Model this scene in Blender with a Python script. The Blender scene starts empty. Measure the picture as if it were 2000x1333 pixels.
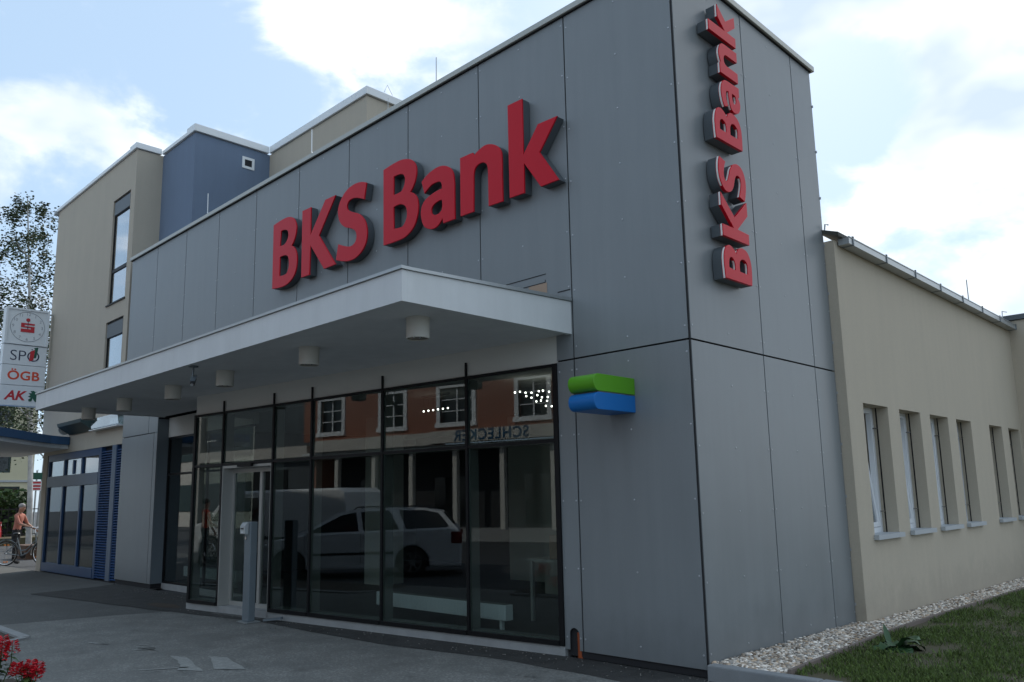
import bpy, bmesh, math, random
import numpy as np
from mathutils import Vector, Matrix, Euler
random.seed(7); np.random.seed(7)
S = bpy.context.scene
COL = S.collection
R = math.radians

# ------------------------------------------------------------------ camera
cd = bpy.data.cameras.new('camera'); cam = bpy.data.objects.new('camera', cd); COL.objects.link(cam)
S.camera = cam
cd.sensor_width = 36; cd.lens = 28.06; cd.shift_x = -0.0081; cd.shift_y = 0.0239
cd.clip_start = 0.05; cd.clip_end = 2000
_yaw, _pit, _rol = R(-44.057), R(9.3297), R(-1.2496)
_f = Vector((math.sin(_yaw)*math.cos(_pit), math.cos(_yaw)*math.cos(_pit), math.sin(_pit)))
_r = Vector((math.cos(_yaw), -math.sin(_yaw), 0)); _u = _r.cross(_f)
_c, _s = math.cos(_rol), math.sin(_rol)
_r2, _u2 = _r*_c + _u*_s, _u*_c - _r*_s
cam.matrix_world = Matrix(((_r2.x, _u2.x, -_f.x, 3.943), (_r2.y, _u2.y, -_f.y, -6.361), (_r2.z, _u2.z, -_f.z, 1.534), (0, 0, 0, 1)))

# ------------------------------------------------------------------ sky and sun
SUN_EL, SUN_DIR = 42.0, Vector((-0.42, 0.9, 0))          # the sun stands behind the bank
W = bpy.data.worlds.new('World'); S.world = W; W.use_nodes = True
nt = W.node_tree; nt.nodes.clear(); N = nt.nodes.new; L = nt.links.new
def mathn(t, op, a, b=None, clamp=False):
    m = t.nodes.new('ShaderNodeMath'); m.operation = op; m.use_clamp = clamp
    for i, x in enumerate((a, b)):
        if x is None: continue
        if isinstance(x, (int, float)): m.inputs[i].default_value = x
        else: t.links.new(x, m.inputs[i])
    return m.outputs[0]
out = N('ShaderNodeOutputWorld'); bg = N('ShaderNodeBackground'); L(bg.outputs[0], out.inputs[0])
sky = N('ShaderNodeTexSky'); sky.sky_type = 'NISHITA'; sky.sun_disc = False
sky.sun_elevation = R(SUN_EL); sky.sun_rotation = math.atan2(SUN_DIR.x, SUN_DIR.y); sky.altitude = 600
sky.air_density = 1.0; sky.dust_density = 1.4; sky.ozone_density = 1.6
tc = N('ShaderNodeTexCoord'); G0 = tc.outputs['Generated']
mp = N('ShaderNodeMapping'); mp.inputs['Scale'].default_value = (1, 1, 1.7); L(G0, mp.inputs[0])
def noise(t, vec, scale, detail, rough=0.55, dist=0.0):
    n = t.nodes.new('ShaderNodeTexNoise'); n.inputs['Scale'].default_value = scale; n.inputs['Detail'].default_value = detail
    n.inputs['Roughness'].default_value = rough; n.inputs['Distortion'].default_value = dist
    if vec is not None: t.links.new(vec, n.inputs['Vector'])
    return n.outputs[0]
n1 = noise(nt, mp.outputs[0], 5.5, 9, 0.56, 0.25)
n2 = noise(nt, mp.outputs[0], 3.6, 4, 0.5, 0.2)
dens = mathn(nt, 'ADD', mathn(nt, 'MULTIPLY', n1, 1.75), -0.375)
def blob(d, deg, w):                                   # a bank of cloud round one direction of the sky
    global dens
    v = N('ShaderNodeVectorMath'); v.operation = 'DOT_PRODUCT'; L(G0, v.inputs[0]); v.inputs[1].default_value = Vector(d).normalized()
    mr = N('ShaderNodeMapRange'); mr.interpolation_type = 'SMOOTHSTEP'; L(v.outputs['Value'], mr.inputs[0])
    mr.inputs[1].default_value = math.cos(R(deg)); mr.inputs[2].default_value = math.cos(R(deg*0.25)); mr.inputs[3].default_value = 0; mr.inputs[4].default_value = w
    dens = mathn(nt, 'ADD', dens, mr.outputs[0])
blob((-0.22, 0.88, 0.42), 34, 0.20)
blob((0.55, 0.75, 0.40), 52, 0.24)
blob((-0.16, 0.86, 0.55), 12, 0.12)
blob((-0.73, 0.46, 0.50), 13, 0.20)
blob((-0.66, 0.50, 0.545), 9, 0.12)
blob((-0.613, 0.597, 0.50), 6, 0.14)
blob((-0.93, 0.20, 0.30), 13, 0.12)
blob((-0.83, 0.27, 0.50), 9, -0.16)
blob((-0.80, 0.38, 0.455), 6, -0.12)
blob((-0.78, 0.46, 0.42), 5, -0.10)
blob((-0.60, 0.574, 0.56), 7, -0.22)
blob((-0.305, 0.84, 0.44), 5.5, -0.22)
blob((-0.33, 0.86, 0.38), 4, -0.18)
blob((0.5, -0.6, 0.6), 60, 0.06)
cr = N('ShaderNodeMapRange'); cr.interpolation_type = 'SMOOTHSTEP'; L(dens, cr.inputs[0])
cr.inputs[1].default_value = 0.49; cr.inputs[2].default_value = 0.82
keep_, dens = dens, n2                                 # shaded bellies of cloud
blob((-0.19, 0.90, 0.375), 8, -0.20)
blob((-0.25, 0.92, 0.28), 7, 0.12)
n2 = dens; dens = keep_
shade = N('ShaderNodeMapRange'); L(n2, shade.inputs[0]); shade.inputs[1].default_value = 0.40; shade.inputs[2].default_value = 0.60
ccol = N('ShaderNodeMix'); ccol.data_type = 'RGBA'; L(shade.outputs[0], ccol.inputs[0])
ccol.inputs[6].default_value = (4.7, 5.6, 6.9, 1); ccol.inputs[7].default_value = (8.6, 8.8, 8.9, 1)
veil = N('ShaderNodeMix'); veil.data_type = 'RGBA'; veil.inputs[0].default_value = 0.72
L(sky.outputs[0], veil.inputs[6]); veil.inputs[7].default_value = (3.95, 5.35, 6.9, 1)
mx = N('ShaderNodeMix'); mx.data_type = 'RGBA'; L(cr.outputs[0], mx.inputs[0]); L(veil.outputs[2], mx.inputs[6]); L(ccol.outputs[2], mx.inputs[7])
L(mx.outputs[2], bg.inputs[0]); bg.inputs[1].default_value = 0.1
sd = bpy.data.lights.new('sun', 'SUN'); sd.energy = 2.2; sd.angle = R(0.6); sd.color = (1, 0.95, 0.87)
sun = bpy.data.objects.new('sun', sd); COL.objects.link(sun)
_sv = Vector((SUN_DIR.x, SUN_DIR.y, SUN_DIR.to_2d().length*math.tan(R(SUN_EL))))
sun.rotation_euler = _sv.to_track_quat('Z', 'Y').to_euler(); sun.location = (-8, 20, 25)
vs = S.view_settings; vs.view_transform = 'Standard'; vs.look = 'None'; vs.gamma = 1; vs.use_curve_mapping = False; vs.exposure = 0.64

# ------------------------------------------------------------------ helpers
class MB:
    """collects boxes, prisms, bars, tubes ... and links them as one mesh"""
    def __init__(s, xf=None): s.v, s.f, s.xf = [], [], xf
    def add(s, vs, fs):
        o = len(s.v); s.v += [tuple(s.xf(*p)) if s.xf else tuple(p) for p in vs]; s.f += [tuple(i+o for i in f) for f in fs]; return s
    def box(s, x0, x1, y0, y1, z0, z1):
        return s.add([(x0,y0,z0),(x1,y0,z0),(x1,y1,z0),(x0,y1,z0),(x0,y0,z1),(x1,y0,z1),(x1,y1,z1),(x0,y1,z1)],
                     [(0,3,2,1),(4,5,6,7),(0,1,5,4),(1,2,6,5),(2,3,7,6),(3,0,4,7)])
    def prism(s, poly, ax, a0, a1):                     # poly in the two other axes (in xyz order), extruded along axis ax
        def P(p, a): q = list(p); q.insert(ax, a); return tuple(q)
        n = len(poly); ar = sum(poly[i][0]*poly[(i+1) % n][1]-poly[(i+1) % n][0]*poly[i][1] for i in range(n))
        if (ar < 0) != (ax == 1): poly = poly[::-1]
        s.add([P(p, a0) for p in poly]+[P(p, a1) for p in poly],
              [tuple(range(n-1, -1, -1)), tuple(range(n, 2*n))]+[(i, (i+1) % n, n+(i+1) % n, n+i) for i in range(n)]); return s
    def tube(s, pts, r, seg=8, caps=True):
        pts = [Vector(p) for p in pts]; rs = r if isinstance(r, (list, tuple)) else [r]*len(pts)
        vs, fs = [], []; n = len(pts); up = None
        for i, p in enumerate(pts):
            t = (pts[min(i+1, n-1)]-pts[max(i-1, 0)]).normalized()
            if up is None: up = t.orthogonal().normalized()
            up = (up - t*up.dot(t)); up = up.normalized() if up.length > 1e-6 else t.orthogonal().normalized()
            w = t.cross(up)
            for k in range(seg):
                a = 2*math.pi*k/seg; vs.append(p+(up*math.cos(a)+w*math.sin(a))*rs[i])
        for i in range(n-1):
            for k in range(seg):
                a, b = i*seg+k, i*seg+(k+1) % seg; fs.append((a, b, b+seg, a+seg))
        if caps: fs.append(tuple(range(seg-1, -1, -1))); fs.append(tuple(range((n-1)*seg, n*seg)))
        return s.add(vs, fs)
    def cyl(s, p0, p1, r, seg=16): return s.tube([p0, p1], r, seg)
    def bar(s, p0, p1, w, h, up=(0, 0, 1)):             # square bar
        p0, p1 = Vector(p0), Vector(p1); t = (p1-p0).normalized(); u = Vector(up); u = (u-t*u.dot(t)).normalized(); a = t.cross(u)
        vs = [p+a*(i*w/2)+u*(j*h/2) for p in (p0, p1) for i, j in ((-1,-1),(1,-1),(1,1),(-1,1))]
        return s.add(vs, [(3,2,1,0),(4,5,6,7),(0,1,5,4),(1,2,6,5),(2,3,7,6),(3,0,4,7)])
    def torus(s, c, axis, Rr, r, seg=28, sg=6):
        c = Vector(c); ax = Vector(axis).normalized(); u = ax.orthogonal().normalized(); w = ax.cross(u); vs, fs = [], []
        for i in range(seg):
            a = 2*math.pi*i/seg; d = u*math.cos(a)+w*math.sin(a)
            for k in range(sg):
                b = 2*math.pi*k/sg; vs.append(c+d*(Rr+r*math.cos(b))+ax*(r*math.sin(b)))
        for i in range(seg):
            for k in range(sg):
                fs.append((i*sg+k, ((i+1) % seg)*sg+k, ((i+1) % seg)*sg+(k+1) % sg, i*sg+(k+1) % sg))
        return s.add(vs, fs)
    def disc(s, c, axis, r, h, seg=20): c = Vector(c); a = Vector(axis).normalized(); return s.tube([c-a*h/2, c+a*h/2], r, seg)
    def ball(s, c, r, seg=10, rings=6, sc=(1, 1, 1)):
        vs = [(c[0], c[1], c[2]+r*sc[2])]; fs = []
        for i in range(1, rings):
            t = math.pi*i/rings
            for k in range(seg):
                a = 2*math.pi*k/seg; vs.append((c[0]+r*sc[0]*math.sin(t)*math.cos(a), c[1]+r*sc[1]*math.sin(t)*math.sin(a), c[2]+r*sc[2]*math.cos(t)))
        vs.append((c[0], c[1], c[2]-r*sc[2])); e = len(vs)-1
        for k in range(seg): fs.append((0, 1+k, 1+(k+1) % seg)); fs.append((e, e-seg+(k+1) % seg, e-seg+k))
        for i in range(rings-2):
            for k in range(seg):
                a = 1+i*seg+k; b = 1+i*seg+(k+1) % seg; fs.append((a, a+seg, b+seg, b))
        return s.add(vs, fs)
    def mesh(s, name, mat, smooth=False):
        me = bpy.data.meshes.new(name); me.from_pydata([tuple(p) for p in s.v], [], s.f)
        for m in (mat if isinstance(mat, (list, tuple)) else [mat]): me.materials.append(m)
        if smooth:
            me.polygons.foreach_set('use_smooth', [True]*len(me.polygons))
            try: me.set_sharp_from_angle(angle=R(38))
            except Exception: pass
        me.update(); return me
    def build(s, name, mat, parent=None, smooth=False, bevel=0.0):
        return link(name, s.mesh(name, mat, smooth), parent, bevel)
def link(name, me, parent=None, bevel=0.0):
    o = bpy.data.objects.new(name, me); COL.objects.link(o)
    if parent is not None:
        o.parent = parent; o.matrix_parent_inverse = world_of(parent).inverted()
    if bevel:
        b = o.modifiers.new('bevel', 'BEVEL'); b.width = bevel; b.segments = 2; b.limit_method = 'ANGLE'; b.angle_limit = R(50)
    return o
def world_of(o):
    return o.matrix_basis.copy() if o.parent is None else world_of(o.parent) @ o.matrix_parent_inverse @ o.matrix_basis
def tag(o, label=None, cat=None, group=None, kind=None):
    for k, v in (('label', label), ('category', cat), ('group', group), ('kind', kind)):
        if v: o[k] = v
    return o
def thing(name, label, cat, loc=(0, 0, 0), group=None):
    o = bpy.data.objects.new(name, None); COL.objects.link(o); o.location = loc; o.empty_display_size = 0.2
    return tag(o, label, cat, group)
def copy_tree(o, parent=None):
    c = o.copy(); COL.objects.link(c)
    if parent is not None: c.parent = parent
    for ch in list(o.children): copy_tree(ch, c)
    return c
def structure(o): o['kind'] = 'structure'; return o
def stuff(o): o['kind'] = 'stuff'; return o

# ------------------------------------------------------------------ materials
def mat(name, col, rough=0.6, metal=0.0, var=0.0, vscale=3.0, bump=0.0, bscale=60.0, spec=None, island=0.0, fine=0.0, fscale=150.0, streak=0.0, coat=0.0, dirt=0.0, wavy=0.0, objvar=0.0, hue=None, vrough=0.6, crack=0.0):
    m = bpy.data.materials.new(name); m.use_nodes = True; t = m.node_tree; b = t.nodes['Principled BSDF']
    b.inputs['Roughness'].default_value = rough; b.inputs['Metallic'].default_value = metal
    if spec is not None: b.inputs['Specular IOR Level'].default_value = spec
    if coat: b.inputs['Coat Weight'].default_value = coat; b.inputs['Coat Roughness'].default_value = 0.05
    c = (col[0], col[1], col[2], 1); b.inputs['Base Color'].default_value = c
    fac = None; o = None
    if var or bump or fine or streak or dirt or wavy or crack: o = t.nodes.new('ShaderNodeTexCoord').outputs['Object']
    def mult(f, amp, mid=0.5):                            # 1 + amp*(f-mid)*2
        nonlocal fac
        x = mathn(t, 'ADD', mathn(t, 'MULTIPLY', mathn(t, 'SUBTRACT', f, mid), 2*amp), 1.0)
        fac = x if fac is None else mathn(t, 'MULTIPLY', fac, x)
    if var: mult(noise(t, o, vscale, 8, vrough), var)
    if fine: mult(noise(t, o, fscale, 2, 0.5), fine)
    if streak:
        mpn = t.nodes.new('ShaderNodeMapping'); mpn.inputs['Scale'].default_value = (3.0, 3.0, 0.25); t.links.new(o, mpn.inputs[0])
        mult(noise(t, mpn.outputs[0], 2.0, 5, 0.6), streak)
    if dirt:                                                  # rain splash: a ragged dirty band near the ground
        sx = t.nodes.new('ShaderNodeSeparateXYZ'); t.links.new(o, sx.inputs[0]); mr = t.nodes.new('ShaderNodeMapRange'); mr.interpolation_type = 'SMOOTHSTEP'
        t.links.new(mathn(t, 'ADD', sx.outputs[2], mathn(t, 'MULTIPLY', noise(t, o, 3.5, 6, 0.65), -0.75)), mr.inputs[0]); mr.inputs[1].default_value = -0.42; mr.inputs[2].default_value = 0.22; mr.inputs[3].default_value = 0.5-dirt/2; mr.inputs[4].default_value = 0.5
        mult(mr.outputs[0], 1.0)
    if island: mult(t.nodes.new('ShaderNodeNewGeometry').outputs['Random Per Island'], island)
    if crack:                                                 # wandering hairline cracks and darker worn stains
        cn = mathn(t, 'ABSOLUTE', mathn(t, 'SUBTRACT', noise(t, o, 0.55, 5, 0.62, 0.4), 0.5)); mr = t.nodes.new('ShaderNodeMapRange'); t.links.new(cn, mr.inputs[0])
        mr.inputs[1].default_value = 0.0006; mr.inputs[2].default_value = 0.0028; mr.inputs[3].default_value = 0.5-crack; mr.inputs[4].default_value = 0.5; mult(mr.outputs[0], 1.0)
        ms = t.nodes.new('ShaderNodeMapRange'); ms.interpolation_type = 'SMOOTHSTEP'; t.links.new(noise(t, o, 2.7, 7, 0.7, 0.3), ms.inputs[0]); ms.inputs[1].default_value = 0.57; ms.inputs[2].default_value = 0.72; ms.inputs[3].default_value = 0.5; ms.inputs[4].default_value = 0.34; mult(ms.outputs[0], 1.0)
        vn_ = t.nodes.new('ShaderNodeTexVoronoi'); vn_.inputs['Scale'].default_value = 42; t.links.new(o, vn_.inputs['Vector']); mult(vn_.outputs['Distance'], 0.35, 0.45)
    if objvar: mult(t.nodes.new('ShaderNodeObjectInfo').outputs['Random'], objvar)
    if fac is not None:
        mxn = t.nodes.new('ShaderNodeVectorMath'); mxn.operation = 'SCALE'; mxn.inputs[0].default_value = col[:3]; t.links.new(fac, mxn.inputs['Scale'])
        t.links.new(mxn.outputs[0], b.inputs['Base Color'])
        if hue:                                               # every loose piece gets a tone between the two colours
            hm = t.nodes.new('ShaderNodeMix'); hm.data_type = 'RGBA'; hm.inputs[6].default_value = c; hm.inputs[7].default_value = (*hue, 1)
            wn = t.nodes.new('ShaderNodeTexWhiteNoise'); wn.noise_dimensions = '1D'; t.links.new(t.nodes.new('ShaderNodeNewGeometry').outputs['Random Per Island'], wn.inputs['W'])
            t.links.new(mathn(t, 'POWER', wn.outputs['Value'], 1.4), hm.inputs[0]); t.links.new(hm.outputs[2], mxn.inputs[0])
        if var: t.links.new(mathn(t, 'MULTIPLY', fac, rough), b.inputs['Roughness'])
    if wavy:
        bn = t.nodes.new('ShaderNodeBump'); bn.inputs['Strength'].default_value = wavy; bn.inputs['Distance'].default_value = 0.05
        t.links.new(noise(t, o, 1.4, 2, 0.4), bn.inputs['Height']); t.links.new(bn.outputs[0], b.inputs['Normal'])
    if bump:
        bn = t.nodes.new('ShaderNodeBump'); bn.inputs['Strength'].default_value = min(bump, 1); bn.inputs['Distance'].default_value = 0.004
        t.links.new(noise(t, o, bscale, 4, 0.6), bn.inputs['Height']); t.links.new(bn.outputs[0], b.inputs['Normal'])
    return m
def glass(name, tint=(0.75, 0.82, 0.8), boost=1.0):
    """clear pane: Schlick reflection over plain transmission, the same from both sides"""
    m = bpy.data.materials.new(name); m.use_nodes = True; t = m.node_tree; t.nodes.clear()
    o = t.nodes.new('ShaderNodeOutputMaterial'); tr = t.nodes.new('ShaderNodeBsdfTransparent'); gl = t.nodes.new('ShaderNodeBsdfGlossy')
    tr.inputs[0].default_value = (*tint, 1); gl.inputs['Roughness'].default_value = 0.0; gl.inputs[0].default_value = (0.95, 0.97, 1, 1)
    ge = t.nodes.new('ShaderNodeNewGeometry'); d = t.nodes.new('ShaderNodeVectorMath'); d.operation = 'DOT_PRODUCT'
    t.links.new(ge.outputs['Incoming'], d.inputs[0]); t.links.new(ge.outputs['Normal'], d.inputs[1])
    p5 = mathn(t, 'POWER', mathn(t, 'SUBTRACT', 1.0, mathn(t, 'ABSOLUTE', d.outputs['Value'])), 5.0)
    F = mathn(t, 'MULTIPLY', mathn(t, 'ADD', mathn(t, 'MULTIPLY', p5, 0.955), 0.045), boost, True)
    mxs = t.nodes.new('ShaderNodeMixShader'); t.links.new(F, mxs.inputs[0])
    t.links.new(tr.outputs[0], mxs.inputs[1]); t.links.new(gl.outputs[0], mxs.inputs[2]); t.links.new(mxs.outputs[0], o.inputs[0])
    return m
def emit(name, col, st):
    m = bpy.data.materials.new(name); m.use_nodes = True; b = m.node_tree.nodes['Principled BSDF']
    b.inputs['Base Color'].default_value = (*col, 1); b.inputs['Emission Color'].default_value = (*col, 1); b.inputs['Emission Strength'].default_value = st; return m
M = dict(
    panel=mat('panel_grey', (0.208, 0.224, 0.230), 0.40, var=0.06, vscale=1.1, fine=0.06, fscale=90, streak=0.11, dirt=0.18, wavy=0.16, objvar=0.07),
    dark=mat('gap_dark', (0.015, 0.015, 0.017), 0.8), rivet=mat('rivet_metal', (0.44, 0.45, 0.47), 0.4, 0.6),
    coping=mat('coping_metal', (0.42, 0.42, 0.38), 0.4, 0.3, var=0.08), zinc=mat('zinc_metal', (0.42, 0.44, 0.44), 0.38, 0.6, var=0.08),
    white=mat('white_render', (0.66, 0.67, 0.665), 0.75, var=0.10, vscale=2, fine=0.04, bump=0.12, bscale=140, streak=0.10),
    whitemetal=mat('white_coping', (0.78, 0.8, 0.8), 0.35, 0.0, var=0.04), band=mat('white_band_render', (0.62, 0.6, 0.55), 0.8, var=0.04, bump=0.15, bscale=140),
    red=mat('red_acrylic', (0.58, 0.008, 0.022), 0.32, fine=0.02, spec=0.16, var=0.05), edge=mat('painted_glint_white', (0.93, 0.92, 0.88), 0.3), ret=mat('letter_return', (0.10, 0.115, 0.125), 0.5, 0.2),  # edge: plain white that paints the glints on the side letters
    green=mat('logo_green', (0.10, 0.33, 0.016), 0.36, spec=0.3), blue=mat('logo_blue', (0.012, 0.15, 0.45), 0.36, spec=0.3),
    blackalu=mat('black_aluminium', (0.007, 0.007, 0.008), 0.5, spec=0.25), paleal=mat('pale_aluminium', (0.40, 0.395, 0.37), 0.42, 0.2),
    inner=mat('inner_mullion', (0.17, 0.178, 0.165), 0.5), concrete=mat('concrete', (0.30, 0.305, 0.30), 0.85, var=0.2, vscale=5, fine=0.12, bump=0.4, bscale=80, streak=0.15),
    tan=mat('tan_render', (0.465, 0.415, 0.335), 0.9, var=0.06, vscale=1.5, fine=0.09, fscale=120, bump=0.35, bscale=150, streak=0.07),
    tanw=mat('wing_render', (0.475, 0.415, 0.325), 0.9, var=0.05, vscale=1.2, fine=0.08, fscale=70, bump=0.6, bscale=110, streak=0.07, dirt=0.22),
    tanblue=mat('blue_render', (0.155, 0.205, 0.285), 0.9, var=0.10, vscale=1.5, fine=0.08, bump=0.3, bscale=150, streak=0.10),
    bluepaint=mat('blue_paint', (0.018, 0.055, 0.135), 0.4, var=0.06), canopyblue=mat('canopy_blue', (0.045, 0.125, 0.26), 0.5, var=0.1), louvre=mat('louvre_paint', (0.026, 0.075, 0.205), 0.4), bluegrey=mat('blue_grey_paint', (0.10, 0.135, 0.19), 0.45, var=0.05),
    glass=glass('shop_glass', (0.72, 0.77, 0.75), 1.12), glassdark=glass('window_glass', (0.6, 0.65, 0.65), 2.6), glassup=glass('upper_pane_glass', (0.6, 0.65, 0.65), 1.5), glassoff=glass('office_glass', (0.5, 0.55, 0.55), 0.75),
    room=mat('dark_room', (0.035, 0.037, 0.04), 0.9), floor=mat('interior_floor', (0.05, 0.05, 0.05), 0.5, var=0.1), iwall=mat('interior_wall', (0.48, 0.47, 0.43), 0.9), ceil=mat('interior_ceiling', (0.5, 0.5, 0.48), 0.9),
    paving=mat('pavement_asphalt', (0.168, 0.168, 0.155), 0.92, var=0.75, vscale=1.8, crack=0.25, vrough=0.78, fine=0.5, fscale=55, bump=0.7, bscale=240),
    paving2=mat('pavement_worn', (0.094, 0.095, 0.089), 0.92, var=0.7, vscale=1.8, crack=0.25, vrough=0.78, fine=0.5, fscale=55, bump=0.7, bscale=240),
    patch=mat('fresh_asphalt', (0.042, 0.041, 0.038), 0.9, var=1.0, vscale=2.4, vrough=0.78, fine=0.35, fscale=140, bump=0.8, bscale=200),
    road=mat('road_asphalt', (0.05, 0.052, 0.055), 0.9, var=0.15, vscale=0.8, fine=0.25, fscale=150, bump=0.5, bscale=200),
    chalk=mat('chalk', (0.275, 0.278, 0.26), 0.95, var=0.45, vscale=14, fine=0.4, fscale=60), soil=mat('soil', (0.06, 0.045, 0.032), 0.95, var=0.4, vscale=6, fine=0.3, bump=0.9, bscale=60),
    lawnsoil=mat('lawn_soil', (0.075, 0.066, 0.034), 0.95, var=0.5, vscale=3.5, fine=0.3, bump=0.9, bscale=70),
    grass=mat('grass_blades', (0.08, 0.122, 0.022), 0.7, island=0.55), stone=mat('pebbles', (0.62, 0.58, 0.52), 0.8, island=0.66, fine=0.1, hue=(0.30, 0.21, 0.13)),
    edging=mat('edging_strip', (0.17, 0.135, 0.115), 0.8, var=0.2), kerb=mat('kerb_concrete', (0.22, 0.23, 0.235), 0.88, var=0.18, vscale=4, fine=0.15, bump=0.5, bscale=100),
    leaf=mat('leaf_green', (0.045, 0.085, 0.02), 0.6, island=0.45), leafdock=mat('dock_leaf', (0.03, 0.078, 0.026), 0.45, island=0.3), leafbirch=mat('birch_leaf', (0.035, 0.055, 0.016), 0.65, island=0.5), leafhedge=mat('hedge_leaf', (0.045, 0.09, 0.02), 0.7, island=0.5),
    thuja=mat('thuja_leaf', (0.06, 0.085, 0.015), 0.7, island=0.4), bark=mat('birch_bark', (0.45, 0.44, 0.42), 0.9, var=0.8, vscale=2.5), petal=mat('red_petal', (0.62, 0.016, 0.03), 0.55, island=0.35),
    orangepipe=mat('orange_pipe', (0.34, 0.075, 0.02), 0.45), peach=mat('peach_insulation', (0.42, 0.30, 0.22), 0.9), signwhite=mat('sign_white', (0.70, 0.72, 0.72), 0.35, var=0.03), signgrey=mat('sign_frame', (0.42, 0.45, 0.45), 0.45),
    ink=mat('print_navy', (0.02, 0.025, 0.06), 0.6), inkred=mat('print_red', (0.50, 0.02, 0.03), 0.5), inkorange=mat('print_orange', (0.66, 0.07, 0.025), 0.5), inkgreen=mat('print_green', (0.01, 0.09, 0.055), 0.5), inkgrey=mat('print_grey', (0.30, 0.31, 0.33), 0.6),
    winwhite=mat('white_plastic', (0.74, 0.75, 0.76), 0.35), sill=mat('window_sill', (0.42, 0.45, 0.47), 0.5, 0.2, var=0.08), tile=mat('roof_tile', (0.06, 0.06, 0.05), 0.8),
    cream=mat('cream_render', (0.56, 0.53, 0.37), 0.9, var=0.06), teal=mat('teal_frame', (0.025, 0.05, 0.048), 0.5), steel=mat('painted_steel', (0.17, 0.20, 0.22), 0.4, 0.2, var=0.05), black=mat('black_plastic', (0.012, 0.012, 0.013), 0.4),
    chrome=mat('chrome', (0.6, 0.6, 0.6), 0.18, 1.0), tyre=mat('tyre_rubber', (0.016, 0.016, 0.016), 0.85), silver=mat('silver_paint', (0.72, 0.74, 0.76), 0.4, 0.1, coat=0.5), vanwhite=mat('van_white', (0.72, 0.73, 0.73), 0.3, coat=0.4), redpaint=mat('car_red', (0.5, 0.012, 0.02), 0.25, coat=0.5),
    carglass=mat('car_glass', (0.008, 0.01, 0.011), 0.06, spec=0.6), lamp=mat('headlamp', (0.55, 0.56, 0.57), 0.15), tail=mat('tail_lamp', (0.16, 0.012, 0.012), 0.15),
    amber=mat('amber_reflector', (0.85, 0.25, 0.03), 0.3), brick=mat('orange_render', (0.30, 0.13, 0.088), 0.9, var=0.08, vscale=1.0, fine=0.06), fascia=mat('shop_fascia', (0.55, 0.52, 0.47), 0.7), signblue=mat('sign_letters_blue', (0.005, 0.07, 0.15), 0.6),
    skin=mat('skin', (0.44, 0.24, 0.17), 0.55), shirt=mat('coral_shirt', (0.50, 0.19, 0.14), 0.85, var=0.1, vscale=9), shirtred=mat('red_shirt', (0.60, 0.06, 0.02), 0.85), trousers=mat('black_trousers', (0.018, 0.018, 0.022), 0.85), hairgrey=mat('grey_hair', (0.36, 0.34, 0.34), 0.7), hairbrown=mat('brown_hair', (0.06, 0.035, 0.02), 0.7), shoe=mat('dark_shoe', (0.02, 0.018, 0.016), 0.6),
    bulb=emit('halogen_bulb', (1, 0.97, 0.9), 9.0), wood=mat('brown_timber', (0.10, 0.055, 0.035), 0.8, var=0.3), reader=mat('reader_grey', (0.46, 0.48, 0.48), 0.4), lampshell=mat('lamp_housing', (0.58, 0.56, 0.50), 0.6),
)

# ------------------------------------------------------------------ ground
GZ = -0.07
def sheet(name, poly, z, m, h=0.0):
    mb = MB(); n = len(poly)
    if sum(poly[i][0]*poly[(i+1) % n][1]-poly[(i+1) % n][0]*poly[i][1] for i in range(n)) < 0: poly = poly[::-1]
    if h: mb.prism(poly, 2, z-h, z)
    else: mb.add([(x, y, z) for x, y in poly], [tuple(range(len(poly)))])
    return structure(mb.build(name, m))
sheet('ground', [(-300, -300), (300, -300), (300, 400), (-300, 400)], GZ-0.03, M['road'])
sheet('pavement', [(-60, -4.75), (30, -4.75), (30, 0.02), (-13.9, 0.02), (-60, 0.02)], GZ-0.008, M['paving2'])
sheet('pavement', [(-9.35, -3.30), (-8.99, -1.88), (-8.4, -0.47), (-6.6, -0.45), (-1.9, -0.3), (1.2, -0.09), (12, -0.09), (12, -4.7), (-9.75, -4.7)], GZ-0.004, M['paving'])
_rag = lambda a, b, n, j: [(a[0]+(b[0]-a[0])*i/n+random.uniform(-j, j), a[1]+(b[1]-a[1])*i/n+random.uniform(-j, j)) for i in range(n)]
front_edge = _rag((-13.5, -1.70), (-8.65, -1.12), 8, .02)+_rag((-8.65, -1.12), (-6.6, -0.78), 5, .02)+_rag((-6.6, -0.78), (-3.8, -0.77), 6, .025)+_rag((-3.8, -0.77), (-1.9, -0.50), 5, .025)+_rag((-1.9, -0.5), (0.35, -0.58), 5, .03)+[(1.5, -0.45)]
sheet('asphalt_patch', front_edge+[(1.5, 0.0), (-12.2, 0.0), (-12.2, 0.6), (-14.0, -0.05), (-13.75, -0.45)], GZ, M['patch'])
sheet('dirt_patch', [(-9.9, -.98), (-9.3, -1.02), (-8.9, -.86), (-9.0, -.78), (-9.5, -.70), (-9.95, -.80)], GZ+0.003, M['soil'])
# scuffed chalk marks on the pavement
def chalk(poly):
    n = len(poly); o = []
    for i in range(n): o += _rag(poly[i], poly[(i+1) % n], 5, .012)
    sheet('chalk_marking', o, GZ+0.001, M['chalk'])
chalk([(-4.56, -3.10), (-4.28, -2.72), (-4.24, -2.75), (-4.50, -3.12)])
chalk([(-5.05, -2.58), (-4.77, -2.52), (-3.96, -2.72), (-4.20, -2.85), (-4.45, -2.72)])
chalk([(-4.66, -2.34), (-4.45, -2.25), (-3.70, -2.40), (-3.94, -2.60)])
for k in range(9):
    x, y = random.uniform(-6.9, -5.7), random.uniform(-2.9, -2.3); w = random.uniform(.1, .3)
    chalk([(x, y), (x+w, y+w*.35), (x+w+.02, y+w*.3), (x+.03, y-.04)])

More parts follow.
